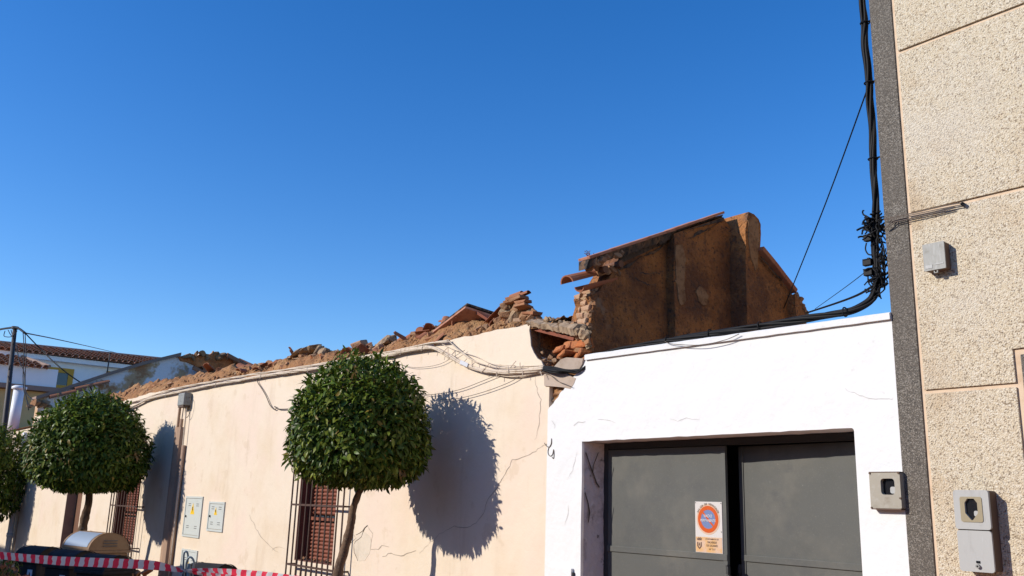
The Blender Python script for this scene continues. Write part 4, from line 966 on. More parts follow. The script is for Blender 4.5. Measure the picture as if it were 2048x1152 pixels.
# single wires in the sky beside the building
def wire(label, pts, r, m='black', k=5): return tag(ground_origin(MB().tube(smoothpts(pts, k), r, 5).build('overhead_wire', m, smooth=True)), label, 'wire')
wire('long straight dark wire slanting from the cable bundle down behind the brown gable', [fp(1737, 172, YB), fp(1650, 410, 6.4), fp(1556, 645, 8.2)], .0055)
wire('dark wire curving from the connector tangle down to the end of the brown gable', [fp(1746, 572, YB), fp(1715, 590, YB+.5), fp(1670, 607, YB+1.2), fp(1612, 626, YB+2.2)], .009)
wire('thin faint wire running down left from the connector tangle', [fp(1732, 543, YB), fp(1690, 575, YB+1), fp(1630, 618, YB+2.5)], .003)
# loose thin wire looped on the parapet
wire('thin slack wire looped over the front of the white parapet', [fp(a, b, D-.06) for a, b in ((1330, 683), (1345, 688), (1400, 690), (1450, 680), (1478, 668))], .003, 'greycable')

# painted cable bundle on the cream wall
pc_ = thing('cable_bundle', 'cream painted bundle of cables sagging along the top of the cream wall', 'cable', fp(700, 722, D-.05))
p1 = [(40, 868), (150, 848), (230, 826), (268, 812), (300, 797), (360, 783), (420, 771), (480, 760), (540, 750), (600, 741), (660, 732), (720, 720), (790, 707), (840, 697), (868, 696), (895, 710), (935, 732), (975, 742), (1020, 744), (1060, 741), (1088, 736)]
bundle(pc_, [fp(a, b, D-.05) for a, b in p1], 5, .010, .017, 'painted', 3)
p2 = [(150, 830), (268, 803), (340, 780), (420, 764), (500, 750), (600, 735), (700, 718), (800, 700), (860, 687), (898, 682)]
bundle(pc_, [fp(a, b, D-.04) for a, b in p2], 3, .008, .012, 'painted', 3)
bundle(pc_, [fp(a, b, D-.04) for a, b in ((898, 682), (925, 706), (955, 725), (1000, 735), (1050, 733), (1088, 731))], 2, .005, .006, 'painted', 4)
bundle(pc_, [fp(a, b, D-.03) for a, b in ((880, 686), (910, 700), (950, 712), (985, 728), (1030, 731))], 1, .004, .0, 'painted', 4)
bundle(pc_, [fp(a, b, D-.03) for a, b in ((975, 745), (1010, 752), (1045, 752), (1088, 744))], 2, .004, .005, 'painted', 4)
for (a, b, c, d) in ((883, 708, 896, 694), (896, 694, 896, 720), (921, 731, 934, 717), (944, 720, 944, 733), (962, 745, 980, 726), (1017, 746, 1016, 732), (1020, 736, 1032, 722), (1045, 740, 1045, 752), (992, 740, 994, 730), (1040, 735, 1040, 725), (1080, 742, 1084, 752), (876, 704, 874, 712), (993, 744, 993, 755), (330, 796, 333, 783), (430, 775, 432, 763), (520, 758, 522, 745), (800, 710, 802, 698), (842, 702, 846, 690), (615, 745, 613, 734)):
    MB().tube([fp(a, b, D-.072), fp(c, d, D-.072)], .004, 5).build('clip', 'painted', pc_)
q = fp(928, 727, D-.075); 
MB().box(q-V((.07, .003, .02)), q+V((.07, .003, .02)), m=Matrix.Translation(q) @ Matrix.Rotation(.35, 4, 'Y') @ Matrix.Translation(-q)).build('label_sleeve', 'signlt', pc_)
bk = thing('black_cables', 'short run of bare black cables crossing the broken corner to the white wall', 'cable', fp(1125, 742, D-.06))
for i in range(6):
    MB().tube(smoothpts([fp(1082, 733+i*1.1, D-.05), fp(1105, 735+i*2+jit(1.5), D-.065+jit(.02)), fp(1130, 739+i*1.8+jit(2), D-.06+jit(.02)), fp(1152, 742+jit(3), D-.04), fp(1168, 735+jit(3), D-.02), fp(1182, 722+jit(3), D+.06), fp(1190, 712, D+.14)], 4), .0085, 6).build('cable', 'black', bk, smooth=True)
wire('thin brown cable drooping from the cable bundle down to the white wall edge', [fp(a, b, D-.04) for a, b in ((1080, 742), (1100, 750), (1115, 762), (1130, 768), (1142, 773))], .003, 'greycable')
wire('upper thin slack cable sagging from the painted bundle to behind the middle tree', [fp(a, b, D-.03) for a, b in ((1030, 738), (1000, 748), (960, 764), (920, 779), (880, 787), (850, 789), (820, 780))], .0032, 'greycable')
wire('lower thin slack cable sagging across the tree shadow on the cream wall', [fp(a, b, D-.03) for a, b in ((1040, 752), (1020, 764), (985, 778), (950, 789), (915, 797), (880, 800))], .0032, 'greycable')
wire('thin slack cable in two shallow dips right of the middle tree top', [fp(a, b, D-.03) for a, b in ((930, 700), (905, 715), (880, 728), (850, 734), (820, 734), (790, 725))], .0025, 'greycable')
wire('dark bent cable end hanging down the cream wall left of the middle tree', [fp(a, b, D-.025) for a, b in ((514, 757), (516, 766), (524, 778), (532, 792), (540, 810), (549, 819), (553, 815), (549, 813), (558, 818), (575, 818))], .007, 'greycable')

# ------------------------------------------------------------------ pipes, cabinets on the cream wall
dp = thing('downpipe', 'wide tan downpipe channel with thinner conduits beside it on the cream wall', 'pipe', (-15.4, D-.05, GZ(-15.4)))
xa = fp(365, 850, D).x
pp = [(D, -.16), (D-.07, -.13), (D-.10, -.05), (D-.10, .05), (D-.07, .13), (D, .16)]
mb = MB(); vs = [(xa+dx, y, z) for z in (GZ(xa), 2.76) for y, dx in pp]; mb.add(vs, [(i, i+1, 7+i, 6+i) for i in range(5)]+[tuple(range(6)), tuple(range(6, 12))[::-1]]); mb.build('channel', 'pinkpipe', dp, smooth=False)
MB().tube([(xa+.30, D-.04, GZ(xa)), (xa+.30, D-.04, 2.45)], .035, 8).build('conduit', 'pinkpipe', dp, smooth=True)
MB().tube(smoothpts([(xa-.08, D-.05, 2.6), (xa-.08, D-.05, 3.05), (xa-.02, D-.06, 3.2), (xa+.15, D-.06, 3.25)], 4), .025, 8).build('conduit', 'pinkpipe', dp, smooth=True)
MB().tube([(xa+.08, D-.05, 2.6), (xa+.08, D-.05, 2.9)], .03, 8).build('conduit', 'pinkpipe', dp, smooth=True)
bz = fp(378, 812, D).z; 
sb = thing('splice_box', 'small grey splice box above the tan downpipe under the painted cables', 'junction box', (xa+.2, D, bz))
MB().box((xa+.03, D-.14, bz), (xa+.33, D-.005, bz+.21)).build('body', 'greymetal', sb, bevel=.015)
MB().box((xa+.05, D-.13, bz-.03), (xa+.31, D-.02, bz)).build('base', 'brownplastic', sb)
wire('thin wires hanging in a loop below the grey splice box', [(xa+.2, D-.06, bz-.02), (xa+.3, D-.06, bz-.2), (xa+.42, D-.05, bz-.15), (xa+.45, D-.05, bz+.05), (xa+.3, D-.05, bz+.15)], .006, 'greycable')
wire('thin conduit wire running down beside the tan downpipe', [(xa+.28, D-.06, bz-.02), (xa+.30, D-.06, bz-.5), (xa+.33, D-.05, 1.6), (xa+.32, D-.05, .2)], .012, 'painted')

def cabinet(cs, label, tri=True, zlow=None):
    a, b, c, d = [fp(*q) for q in cs]     # tl tr br bl
    x0, x1 = (a.x+d.x)/2, (b.x+c.x)/2; z1 = (a.z+b.z)/2; z0 = (c.z+d.z)/2 if zlow is None else zlow
    t = thing('electrical_cabinet', label, 'cabinet', ((x0+x1)/2, D, z0), 'electrical cabinets on the cream wall')
    mb = MB(); e = .03
    mb.prism([[(x0-e, z0-e), (x1+e, z0-e), (x1+e, z1+e), (x0-e, z1+e)], [(x0, z0), (x1, z0), (x1, z1), (x0, z1)]], .03, toXZ(D-.018)); mb.build('frame', 'cabinet', t)
    MB().box((x0+.006, D-.012, z0+.006), (x1-.006, D+.01, z1-.006)).build('panel_door', 'cabinet', t, bevel=.003)
    w_, h_ = x1-x0, z1-z0
    def slit(u, v_):
        for k in range(2): MB().box((x0+w_*u-.05, D-.016, z0+h_*v_-.006+k*.03), (x0+w_*u+.05, D-.0121, z0+h_*v_+.002+k*.03)).build('vent', 'slit', t)
    for u in (.25, .76):
        slit(u, .80)
        if zlow is None: slit(u, .20)
    if tri:
        cx, cz = x0+w_*.47, z1-h_*.30; q = .055*min(1.4, h_/.4)
        MB().prism([[(cx-q*1.15, cz-q), (cx+q*1.15, cz-q), (cx, cz+q*1.25)]], .002, toXZ(D-.0145)).build('warning_triangle', 'yellow', t)
        MB().prism([[(cx-q*.15, cz+q*.5), (cx+q*.3, cz+q*.5), (cx+q*.05, cz+q*.1), (cx+q*.3, cz+q*.05), (cx-q*.15, cz-q*.7), (cx-q*.02, cz-q*.1), (cx-q*.25, cz-q*.05)]], .002, toXZ(D-.0168)).build('lightning_mark', 'hole', t)
    MB().tube([(x0+.06, D-.03, z0+h_*.5), (x0+.06, D-.01, z0+h_*.5)], .016, 8).build('lock', 'steelframe', t)
cabinet([(375, 997), (405, 996), (399, 1071), (367, 1070)], 'taller pale grey electrical cabinet with yellow warning triangle, nearest the downpipe')
cabinet([(421, 1007), (449, 1008), (445, 1060), (417, 1058)], 'smaller pale grey electrical cabinet right of the taller one on the cream wall')
cabinet([(366, 1102), (394, 1104), (392, 1140), (363, 1140)], 'low pale grey electrical cabinet partly behind the bent tube and tape', zlow=.15)
# white downpipe further left and grey stub pipe
q = fp(44, 950, D); mp = thing('drainpipe', 'slim white drainpipe on the cream wall beyond the second tree', 'pipe', (q.x, D-.06, GZ(q.x)))
MB().tube([(q.x, D-.07, GZ(q.x)), (q.x, D-.07, 3.2)], .07, 10).build('pipe', 'whitepvc', mp, smooth=True)
for zz in (.4, 1.2, 2.1): MB().tube([(q.x, D-.07, zz), (q.x, D-.07, zz+.1)], .085, 10).build('collar', 'whitepvc', mp, smooth=True)

# ------------------------------------------------------------------ neighbour beyond the ruin, far house, pole
nb = thing('neighbour_house', 'pale low neighbouring house front just beyond the cream ruin at far left', 'house', (-33, D+2, GZ(-33)))
MB().box((-42, D+.03, -2), (XL-.36, D+5, 3.35)).build('wall', 'cream', nb)
vs = [(-42, D-.05, 3.36), (XL-.36, D-.05, 3.36), (XL-.36, D+2.6, 4.15), (-42, D+2.6, 4.15), (-42, D+5, 3.36), (XL-.36, D+5, 3.36)]
MB().add(vs, [(0, 1, 2, 3), (3, 2, 5, 4), (1, 5, 2), (0, 3, 4), (0, 4, 5, 1)]).build('roof', 'verge', nb)
vp = thing('vent_pipe', 'thick white vent pipe with rounded cap rising behind the left tree', 'pipe', fp(28, 845, D+.7))
q0, q1 = fp(27, 850, D+.7), fp(38, 780, D+.7); x_ = (q0.x+q1.x)/2
MB().tube([(x_, D+.7, q0.z-.4), (x_, D+.7, q1.z)], .17, 20).build('stack', 'whitepvc', vp, smooth=True)
MB().tube([(x_, D+.7, q1.z), (x_, D+.7, q1.z+.03), (x_, D+.7, q1.z+.10), (x_, D+.7, q1.z+.15)], [.17, .24, .24, .15], 20).build('cap', 'whitepvc', vp, smooth=True)

fhs = thing('far_house', 'distant white two storey house with red tile roof and ochre window surrounds', 'house', (-48, 11, GZ(-48)))
XF = -45
MB().box((-53, 6.9, -2.2), (XF, 15.2, 7.62)).build('wall', 'farwhite', fhs)
MB().box((XF-.2, 6.7, 7.40), (XF+.35, 15.3, 7.60)).build('cornice', 'farwhite', fhs)
vs = [(XF+.5, 6.6, 7.62), (XF+.5, 15.4, 7.70), (-47.7, 15.4, 8.45), (-47.7, 6.6, 8.28), (-50, 6.6, 7.6), (-50, 15.4, 7.6)]
rfm = MB().add(vs, [(0, 1, 2, 3), (3, 2, 5, 4), (0, 3, 4), (1, 5, 2), (0, 4, 5, 1)]).build('roof', 'fartile', fhs)
slope = math.atan2(.67, 3.2)
y = 6.75
while y < 15.3:
    for r_ in range(7):
        xx = XF+.55-r_*.46; f_ = (y-6.6)/8.8
        inst('roof_tile', FTILE, rfm, (xx, y, lerp(7.64, 7.72, f_)+r_*.46*lerp(.21, .235, f_)+.02), (0, slope, math.pi))
    y += .275
MB().tube([(-47.7, 6.5, 8.34), (-47.7, 15.45, 8.50)], .10, 8).build('ridge', 'greycornice', rfm)
# projecting white bay with its own lean-to tiles
XBY = -42
MB().box((XF-.02, 5.6, 5.92), (XBY, 8.62, 6.68)).build('bay', 'farwhite', fhs)
MB().box((XF-.03, 5.55, 5.72), (XBY+.1, 8.75, 5.915)).build('bay_base', 'greycornice', fhs)
MB().box((-50, 4.9, -2.2), (XBY-.25, 8.5, 5.70)).build('lower_wall', 'farbeige', fhs)
vs = [(XBY+.25, 5.5, 6.70), (XBY+.25, 8.15, 6.70), (XF-.05, 7.5, 7.45), (XF-.05, 5.5, 7.45)]
br = MB().add(vs, [(0, 1, 2, 3)]).build('bay_roof', 'fartile', fhs)
y = 5.6
while y < 8.1:
    for r_ in range(6):
        if y > 8.1-r_*.12: continue
        inst('roof_tile', FTILE, br, (XBY+.3-r_*.46, y, 6.72+r_*.46*.247), (0, .242, math.pi))
    y += .275
MB().tube([(XBY+.28, 8.2, 6.76), (XF, 7.55, 7.5)], .07, 8).build('hip', 'greycornice', br)
def ochre_window(a, b, t):    # px of upper-left and lower-right of the surround, on the wall plane
    A = gx(*a, XF); B = gx(*b, XF)
    w_ = thing('window', None, None, (XF, (A.y+B.y)/2, B.z)); attach(w_, fhs)
    y0, y1, z0, z1 = A.y, B.y, min(A.z, B.z), max(A.z, B.z)
    MB().prism([[(y0, z0), (y1, z0), (y1, z1), (y0, z1)], [(y0+t, z0+t), (y1-t, z0+t), (y1-t, z1-t), (y0+t, z1-t)]], .06, yz(XF+.05, -1)).build('surround', 'ochre', w_)
    MB().box((XF-.05, y0+t, z0+t), (XF+.012, y1-t, z1-t)).build('pane', 'glass', w_)
ochre_window((94, 733), (142, 782), .22)
ochre_window((213, 742), (252, 775), .2)
q = gx(220, 705, -44.4); am = thing('antenna_mast', 'thin antenna mast standing at the eave of the far white house', 'antenna', (q.x, q.y, 5.6))
MB().tube([(q.x, q.y, 5.6), (q.x, q.y, q.z)], .03, 6).build('mast', 'pole', am)
MB().tube([(q.x, q.y-.12, q.z-.02), (q.x, q.y+.12, q.z-.02)], .015, 5).build('crossarm', 'pole', am)

YP = 4.9
pt, pb = fp(30, 657, YP), fp(10, 840, YP)
pl = thing('utility_pole', 'dark metal utility pole with drooping wires at the far left', 'pole', (pb.x, YP, GZ(pb.x)))
d = (pt-pb); base = pb+d*((GZ(pb.x)-pb.z)/d.z)
MB().tube([base, pb, pt], [.08, .075, .06], 10).build('shaft', 'pole', pl, smooth=True)
MB().tube([pt+V((0, 0, -.02)), pt+V((0, 0, .06))], .1, 10).build('cap', 'pole', pl)
def pw(pts, r=.012): MB().tube(smoothpts(pts, 5), r, 5).build('wire', 'black', pl, smooth=True)
pw([fp(a, b, YP) for a, b in ((-40, 668), (-5, 660), (12, 657), (30, 655), (38, 657), (50, 666))], .035)
for P_ in ([(46, 664), (48, 700), (46, 760), (50, 790), (60, 815)], [(50, 666), (52, 710), (50, 770), (55, 790), (67, 800)], [(33, 690), (38, 720), (48, 745), (50, 780), (57, 820)], [(22, 660), (27, 680), (26, 690)], [(10, 662), (8, 672), (18, 674), (26, 672)], [(16, 660), (24, 672), (34, 662)], [(20, 730), (16, 750), (20, 765)]):
    pw([fp(a, b, YP-.05) for a, b in P_], .013)
wire('dark wire swooping from the utility pole down to the far gable top', [fp(50, 666, YP), gx(80, 697, -29), gx(120, 735, -28), gx(160, 764, -27.6), gx(178, 770, XG), gx(184, 782, XG)], .018)
wire('pale thin wire running right from the utility pole across the sky', [fp(50, 666, YP), fp(120, 680, 8), fp(200, 698, 14), fp(260, 712, 22)], .02, 'greycable')

# ------------------------------------------------------------------ trees
def leaf_cloud(cen, rx, up_, dn, n, ll, parent, seed, name='crown', yellow=.025, eu=2.2):
    r = np.random.default_rng(seed)
    # directions over the sphere, slightly more toward the outside faces
    u = r.uniform(-1, 1, n); ph = r.uniform(0, 2*np.pi, n); s = np.sqrt(1-u*u)
    d = np.stack([s*np.cos(ph), s*np.sin(ph), u], 1)
    # clipped dome: superellipsoid radius
    ex = 2.5
    rz = np.where(d[:, 2] > 0, up_, dn)
    e = np.where(d[:, 2] > 0, eu, 3.2)
    rad = (np.abs(s/rx)**e + np.abs(d[:, 2]/rz)**e)**(-1/e)
    lump = np.array([1+.035*noise.noise(V((a*1.5, b*1.5+seed, c*1.5)))+.05*noise.noise(V((a*2.6+seed, b*2.6, c*2.6)))+.045*noise.noise(V((a*6, b*6+seed, c*6))) for a, b, c in d])
    depth = 1-.42*r.random(n)**1.5 + .02*r.standard_normal(n)
    spr = r.random(n) < .012; depth[spr] = r.uniform(1.0, 1.07, spr.sum())
    # stray shoots: short rows of leaves along a few outward twigs
    ns = min(16, n//60)
    for q in range(ns):
        k0 = q*6; d[k0:k0+6] = d[k0]+r.standard_normal((6, 3))*.012; d[k0:k0+6] /= np.linalg.norm(d[k0:k0+6], axis=1)[:, None]; rad[k0:k0+6] = rad[k0]; lump[k0:k0+6] = lump[k0]; depth[k0:k0+6] = np.linspace(.97, 1.05+.07*r.random(), 6)
    pos = d*(rad*lump*depth)[:, None]
    inner = depth < .86
    out = d/np.array([rx, rx, .8*(up_+dn)/2])**1; out /= np.linalg.norm(out, axis=1)[:, None]
    ax = out*.45+np.array([0, 0, -.42])+r.standard_normal((n, 3))*.40
    # twig sprays sticking out
    ax /= np.linalg.norm(ax, axis=1)[:, None]
    nm = out*.75+np.array([0, 0, .5])+r.standard_normal((n, 3))*.35
    nm -= ax*(nm*ax).sum(1)[:, None]; nm /= np.linalg.norm(nm, axis=1)[:, None]
    sd = np.cross(ax, nm)
    L_ = ll*r.uniform(.65, 1.25, n); W_ = L_*r.uniform(.30, .42, n)*.5
    fold = r.uniform(.1, .5, n); curl = r.uniform(.1, .5, n)
    def P_(a, b, lift): return pos+ax*(L_*a)[:, None]+sd*(W_*b)[:, None]+nm*(L_*lift)[:, None]
    f1 = fold*W_/L_
    vs = np.stack([P_(0, 0, 0*curl), P_(.3, -.85, f1-.02*curl), P_(.3, 0, .06-.1*curl), P_(.3, .85, f1-.02*curl), P_(.68, -.8, f1*.8-.3*curl), P_(.66, 0, .03-.34*curl), P_(.68, .8, f1*.8-.3*curl), P_(1, 0, -.85*curl)], 1)
    quads = np.array([[0, 2, 1, 1], [0, 3, 2, 2]])
    F = [(0, 2, 1), (0, 3, 2), (1, 2, 5, 4), (2, 3, 6, 5), (4, 5, 7), (5, 6, 7)]
    me = bpy.data.meshes.new(name); V_ = vs.reshape(-1, 3)+np.array(cen)
    nl = sum(len(f) for f in F); idx = np.concatenate([np.array(f) for f in F]); loops = (idx[None, :]+(np.arange(n)*8)[:, None]).ravel()
    tot = np.array([len(f) for f in F]); ls = np.concatenate([[0], np.cumsum(tot)[:-1]])
    starts = (ls[None, :]+(np.arange(n)*nl)[:, None]).ravel()
    me.vertices.add(n*8); me.vertices.foreach_set('co', V_.ravel()); me.loops.add(n*nl); me.loops.foreach_set('vertex_index', loops.astype(np.int32))
    me.polygons.add(n*6); me.polygons.foreach_set('loop_start', starts.astype(np.int32)); me.polygons.foreach_set('loop_total', np.tile(tot, n).astype(np.int32))
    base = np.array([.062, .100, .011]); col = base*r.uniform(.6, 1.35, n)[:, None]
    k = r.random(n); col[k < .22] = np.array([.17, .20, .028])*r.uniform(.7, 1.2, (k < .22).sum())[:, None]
    sunlit_top = (d[:, 2] > .5) & (r.random(n) < .5); col[sunlit_top] = np.array([.15, .21, .025])*r.uniform(.7, 1.2, sunlit_top.sum())[:, None]  # yellower crown top: sunlight painted into the leaf colour
    y_ = r.random(n) < yellow; col[y_] = np.array([.26, .19, .04])*r.uniform(.6, 1.1, y_.sum())[:, None]
    # a few clusters of withered leaves
    for q in range(10):
        c = d[r.integers(n)]; near = (d @ c > .995) & (r.random(n) < .5); col[near] = np.array([.30, .19, .08])
    c4 = np.ones((n, 8, 4)); c4[:, :, :3] = col[:, None, :]
    at = me.attributes.new('leafcol', 'FLOAT_COLOR', 'POINT'); at.data.foreach_set('color', c4.ravel().astype(np.float32))
    me.materials.append(MT['leaf']); me.update(); me.validate()
    me.polygons.foreach_set('use_smooth', [True]*len(me.polygons))
    o = bpy.data.objects.new(name, me); COL.objects.link(o); attach(o, parent); return o
def tree(label, cpx, t, rpx, uppx, dnpx, trunk, rr, n, ll, seed, group='clipped street trees', eu=2.2):
    c = fp(cpx[0], cpx[1], D-t); k = (c-CAM).dot(fw)/FPX
    pts = [fp(a, b, D-tt) for a, b, tt in trunk]
    b0 = pts[0]; d = (pts[0]-pts[1]); g = V((b0.x+d.x*.6, b0.y+d.y*.4, GZ(b0.x)-.05))
    T = thing('clipped_tree', label, 'tree', (g.x, g.y, GZ(g.x)), group)
    P = smoothpts([g, g.lerp(b0, .5)+V((.015, 0, 0))]+pts+[pts[-1].lerp(c, .6)], 5)
    rs = [lerp(rr*1.25, rr*.6, i/(len(P)-1))*(1+.22*noise.noise(V((i*.55, seed, 1)))) for i in range(len(P))]
    MB().tube(P, rs, 10).build('trunk', 'bark', T, smooth=True)
    top = P[-1]; R_ = rpx*k
    random.seed(seed)
    for i in range(9):
        a = 2*math.pi*i/9+jit(.3); e = pts[-1].lerp(top, .3+.6*random.random())
        tip = c+V((math.cos(a)*R_*.7, math.sin(a)*R_*.7, uppx*k*(.5-.9*random.random())))
        MB().tube(smoothpts([e, e.lerp(tip, .5)+V((0, 0, .06)), tip], 4), [lerp(rr*.5, rr*.12, j/8) for j in range(9)], 6).build('branch', 'bark', T, smooth=True)
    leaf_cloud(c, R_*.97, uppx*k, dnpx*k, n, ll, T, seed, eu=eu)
    return T
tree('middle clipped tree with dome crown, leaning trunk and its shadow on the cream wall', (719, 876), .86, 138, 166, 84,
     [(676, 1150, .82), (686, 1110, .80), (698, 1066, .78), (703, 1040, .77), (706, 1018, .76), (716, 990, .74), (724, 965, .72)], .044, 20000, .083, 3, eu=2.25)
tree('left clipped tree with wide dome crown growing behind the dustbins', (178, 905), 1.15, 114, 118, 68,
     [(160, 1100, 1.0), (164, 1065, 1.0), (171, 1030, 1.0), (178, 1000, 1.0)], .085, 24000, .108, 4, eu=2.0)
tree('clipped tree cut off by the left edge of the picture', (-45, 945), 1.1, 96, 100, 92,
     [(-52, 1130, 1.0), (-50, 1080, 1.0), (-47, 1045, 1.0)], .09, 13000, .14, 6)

# ------------------------------------------------------------------ bins, tape, tube, litter
def bin_(pos_, yaw, label, w_=.60, dp_=.52, h_=None, m='bin', lidm='bin', sticker=True, group='dark dustbins by the kerb', name='dustbin', vents=False, bluefront=False):
    """pos_: top centre of the lid. local: x along the lid axis, -y front"""
    base_z = GZ(pos_.x); H_ = pos_.z-base_z
    t = thing(name, label, 'bin', (pos_.x, pos_.y, base_z), group); t.rotation_euler = (0, 0, yaw)
    R_ = dp_/2; zb_ = H_-R_*.8
    def put(o): o.parent = t; return o
    mb = MB(); a, b = w_/2, dp_/2; s_ = .82
    vs = [(-a*s_, -b*s_, .12), (a*s_, -b*s_, .12), (a*s_, b*s_, .12), (-a*s_, b*s_, .12), (-a*.97, -b*.97, zb_-.02), (a*.97, -b*.97, zb_-.02), (a*.97, b*.97, zb_-.02), (-a*.97, b*.97, zb_-.02)]
    mb.add(vs, [(0, 3, 2, 1), (4, 5, 6, 7), (0, 1, 5, 4), (1, 2, 6, 5), (2, 3, 7, 6), (3, 0, 4, 7)]); put(mb.build('body', m, bevel=.02))
    put(MB().box((-a-.015, -b-.015, zb_-.02), (a+.015, b+.015, zb_+.02)).build('rim', m, bevel=.008))
    n = 14; vs = []
    for x_ in (-a, a): vs += [(x_, -R_*math.cos(math.pi*i/n), zb_+.02+R_*.8*math.sin(math.pi*i/n)) for i in range(n+1)]
    k = n+1; mb = MB().add(vs, [(i, i+1, k+i+1, k+i) for i in range(n)]+[tuple(range(k)), tuple(range(k, 2*k))[::-1], (0, k, 2*k-1, n)]); put(mb.build('lid', lidm, bevel=.012))
    for x_ in (-a, a):
        vs = []
        for i in range(n+1):
            aa = math.pi*i/n
            for r_, xx in ((R_*1.03, x_-.02), (R_*1.03, x_+.02)): vs.append((xx, -r_*math.cos(aa), zb_+.02+r_*.8*math.sin(aa)))
        put(MB().add(vs, [(2*i, 2*i+1, 2*i+3, 2*i+2) for i in range(n)]).build('lid_edge', lidm, smooth=True))
    for x_ in (-a*.7, a*.7): put(MB().tube([(x_-.025, b*.6, .1), (x_+.025, b*.6, .1)], .1, 14).build('wheel', 'black'))
    if sticker:
        put(MB().box((a*.30, -b*.955-.008, zb_-.26), (a*.72, -b*.955-.004, zb_-.10)).build('sticker', 'sticker'))
        put(MB().prism([[(a*.44, zb_-.22), (a*.60, zb_-.22), (a*.60, zb_-.18), (a*.52, zb_-.13), (a*.44, zb_-.18)]], .002, lambda p, q, d: (p, -b*.955-.0105+d, q)).build('pictogram', 'hole'))
    if vents:
        for i in range(3): put(MB().box((a+.012, -.11, zb_+.08+i*.04), (a+.022, .11, zb_+.092+i*.04)).build('vent', 'slit'))
    if bluefront:
        vs = []
        for i in range(6):
            aa = math.pi*(.06+.34*i/5)
            for x_ in (-a*.92, a*.86): vs.append((x_, -R_*1.02*math.cos(aa), zb_+.02+R_*.82*math.sin(aa)))
        put(MB().add(vs, [(2*i, 2*i+1, 2*i+3, 2*i+2) for i in range(5)]).build('flap', 'bluetint', smooth=True))  # blue grey stands in for sky reflected in the lid front
    return t
yaw = math.radians(24)
bin_(dep(214, 1112, 11.2), yaw, 'rightmost of the three dark dustbins behind the striped tape, with sticker', w_=.5, dp_=.46)
bin_(dep(148, 1103, 12.0), yaw, 'middle one of the three dark dustbins behind the striped tape', w_=.5, dp_=.46)
bin_(dep(84, 1095, 12.8), yaw, 'leftmost of the three dark dustbins behind the striped tape', w_=.5, dp_=.46)
bin_(dep(196, 1066, 14.2), math.radians(12), 'tan container with flap coloured blue grey for reflected sky and vent slots behind the dark dustbins', w_=.85, dp_=.66, m='brownbin', lidm='brownbin', sticker=False, group=None, name='tan_container', vents=True, bluefront=True)
bin_(dep(424, 1130, 10.0), yaw, 'dustbin with striped rounded lid right of the bent tube', w_=.42, dp_=.40, sticker=False, lidm='bin', group=None)
# bent tube that carries the tape
c0 = dep(375, 1150, 7.9)
tu = thing('bent_tube', 'blue grey metal tube bent into two loops with tape tied to it', 'post', (c0.x, c0.y, GZ(c0.x)))
lp = [(374, 1300), (371, 1180), (368, 1150), (367, 1125), (368, 1108), (371, 1103), (375, 1106), (376, 1118), (372, 1132)]
MB().tube(smoothpts([dep(a, b, 7.9) for a, b in lp], 5), .009, 8).build('loop', 'tube', tu, smooth=True)
lp = [(372, 1140), (373, 1125), (378, 1115), (384, 1116), (388, 1124), (387, 1136), (385, 1150), (384, 1200), (380, 1300)]
MB().tube(smoothpts([dep(a, b, 7.85) for a, b in lp], 5), .009, 8).build('loop', 'tube', tu, smooth=True)
base = dep(377, 1300, 7.88)
MB().tube([base, (base.x, base.y, GZ(base.x)-.02)], .03, 10).build('post', 'tube', tu, smooth=True)
MB().tube([dep(377, 1128, 7.88), base], .018, 10).build('post', 'tube', tu, smooth=True)
# barrier tape
def tape(label, path, width, tw, stripe=.062):
    P = smoothpts(path, 14); L_ = [0]
    for a, b in zip(P, P[1:]): L_.append(L_[-1]+(b-a).length)
    n = int(L_[-1]/(stripe/4)); mb = MB(); vs = []; tot = L_[-1]
    j = 0
    for i in range(n+1):
        s_ = tot*i/n
        while j < len(P)-2 and L_[j+1] < s_: j += 1
        t = (s_-L_[j])/max(1e-6, L_[j+1]-L_[j]); p = P[j].lerp(P[j+1], t); tg = (P[j+1]-P[j]).normalized()
        upv = (V((0, 0, 1))-tg*tg.z).normalized(); sd = tg.cross(upv)
        an = tw(i/n); dv = upv*math.cos(an)+sd*math.sin(an); h = width*.5
        cup = sd*math.cos(an)-upv*math.sin(an)
        sh = tg*(.012)
        vs += [p-dv*h-sh, p-dv*h*.3+cup*.006*math.sin(i*.9), p+dv*h*.35+cup*.005*math.sin(i*.6+1), p+dv*h+sh]
    for i in range(n):
        for q in range(3): mb.add([], [], 0); mb.f.append((4*i+q, 4*i+4+q, 4*i+5+q, 4*i+1+q)); mb.mi.append((i//4) % 2)
    mb.v = [tuple(v_) for v_ in vs]
    o = mb.build('barrier_tape', ['tape_w', 'tape_r'], smooth=True, recalc=False)
    return tag(ground_origin(o), label, 'tape', 'red and white barrier tape')
tape('long red and white barrier tape stretched in front of the dark dustbins', [dep(-60, 1106, 9.3), dep(0, 1111, 8.9), (dep(110, 1121, 8.5)), dep(220, 1126, 8.2), dep(300, 1130, 8.0), dep(350, 1138, 7.9), dep(372, 1142, 7.85)], .082, lambda u: .25+.2*math.sin(u*7) if u < .9 else .3+(u-.9)*9)
tape('twisted red and white barrier tape running right from the bent tube', [dep(374, 1142, 7.84), dep(395, 1141, 7.8), dep(430, 1143, 7.7), dep(480, 1148, 7.5), dep(540, 1154, 7.3), dep(640, 1168, 7.0)], .075, lambda u: 1.2-u*2.4 if u < .5 else .0)
tape('loose second tail of barrier tape hanging below the bent tube', [dep(374, 1142, 7.83), dep(400, 1147, 7.75), dep(440, 1152, 7.6), dep(500, 1160, 7.4)], .05, lambda u: .9-.6*u)
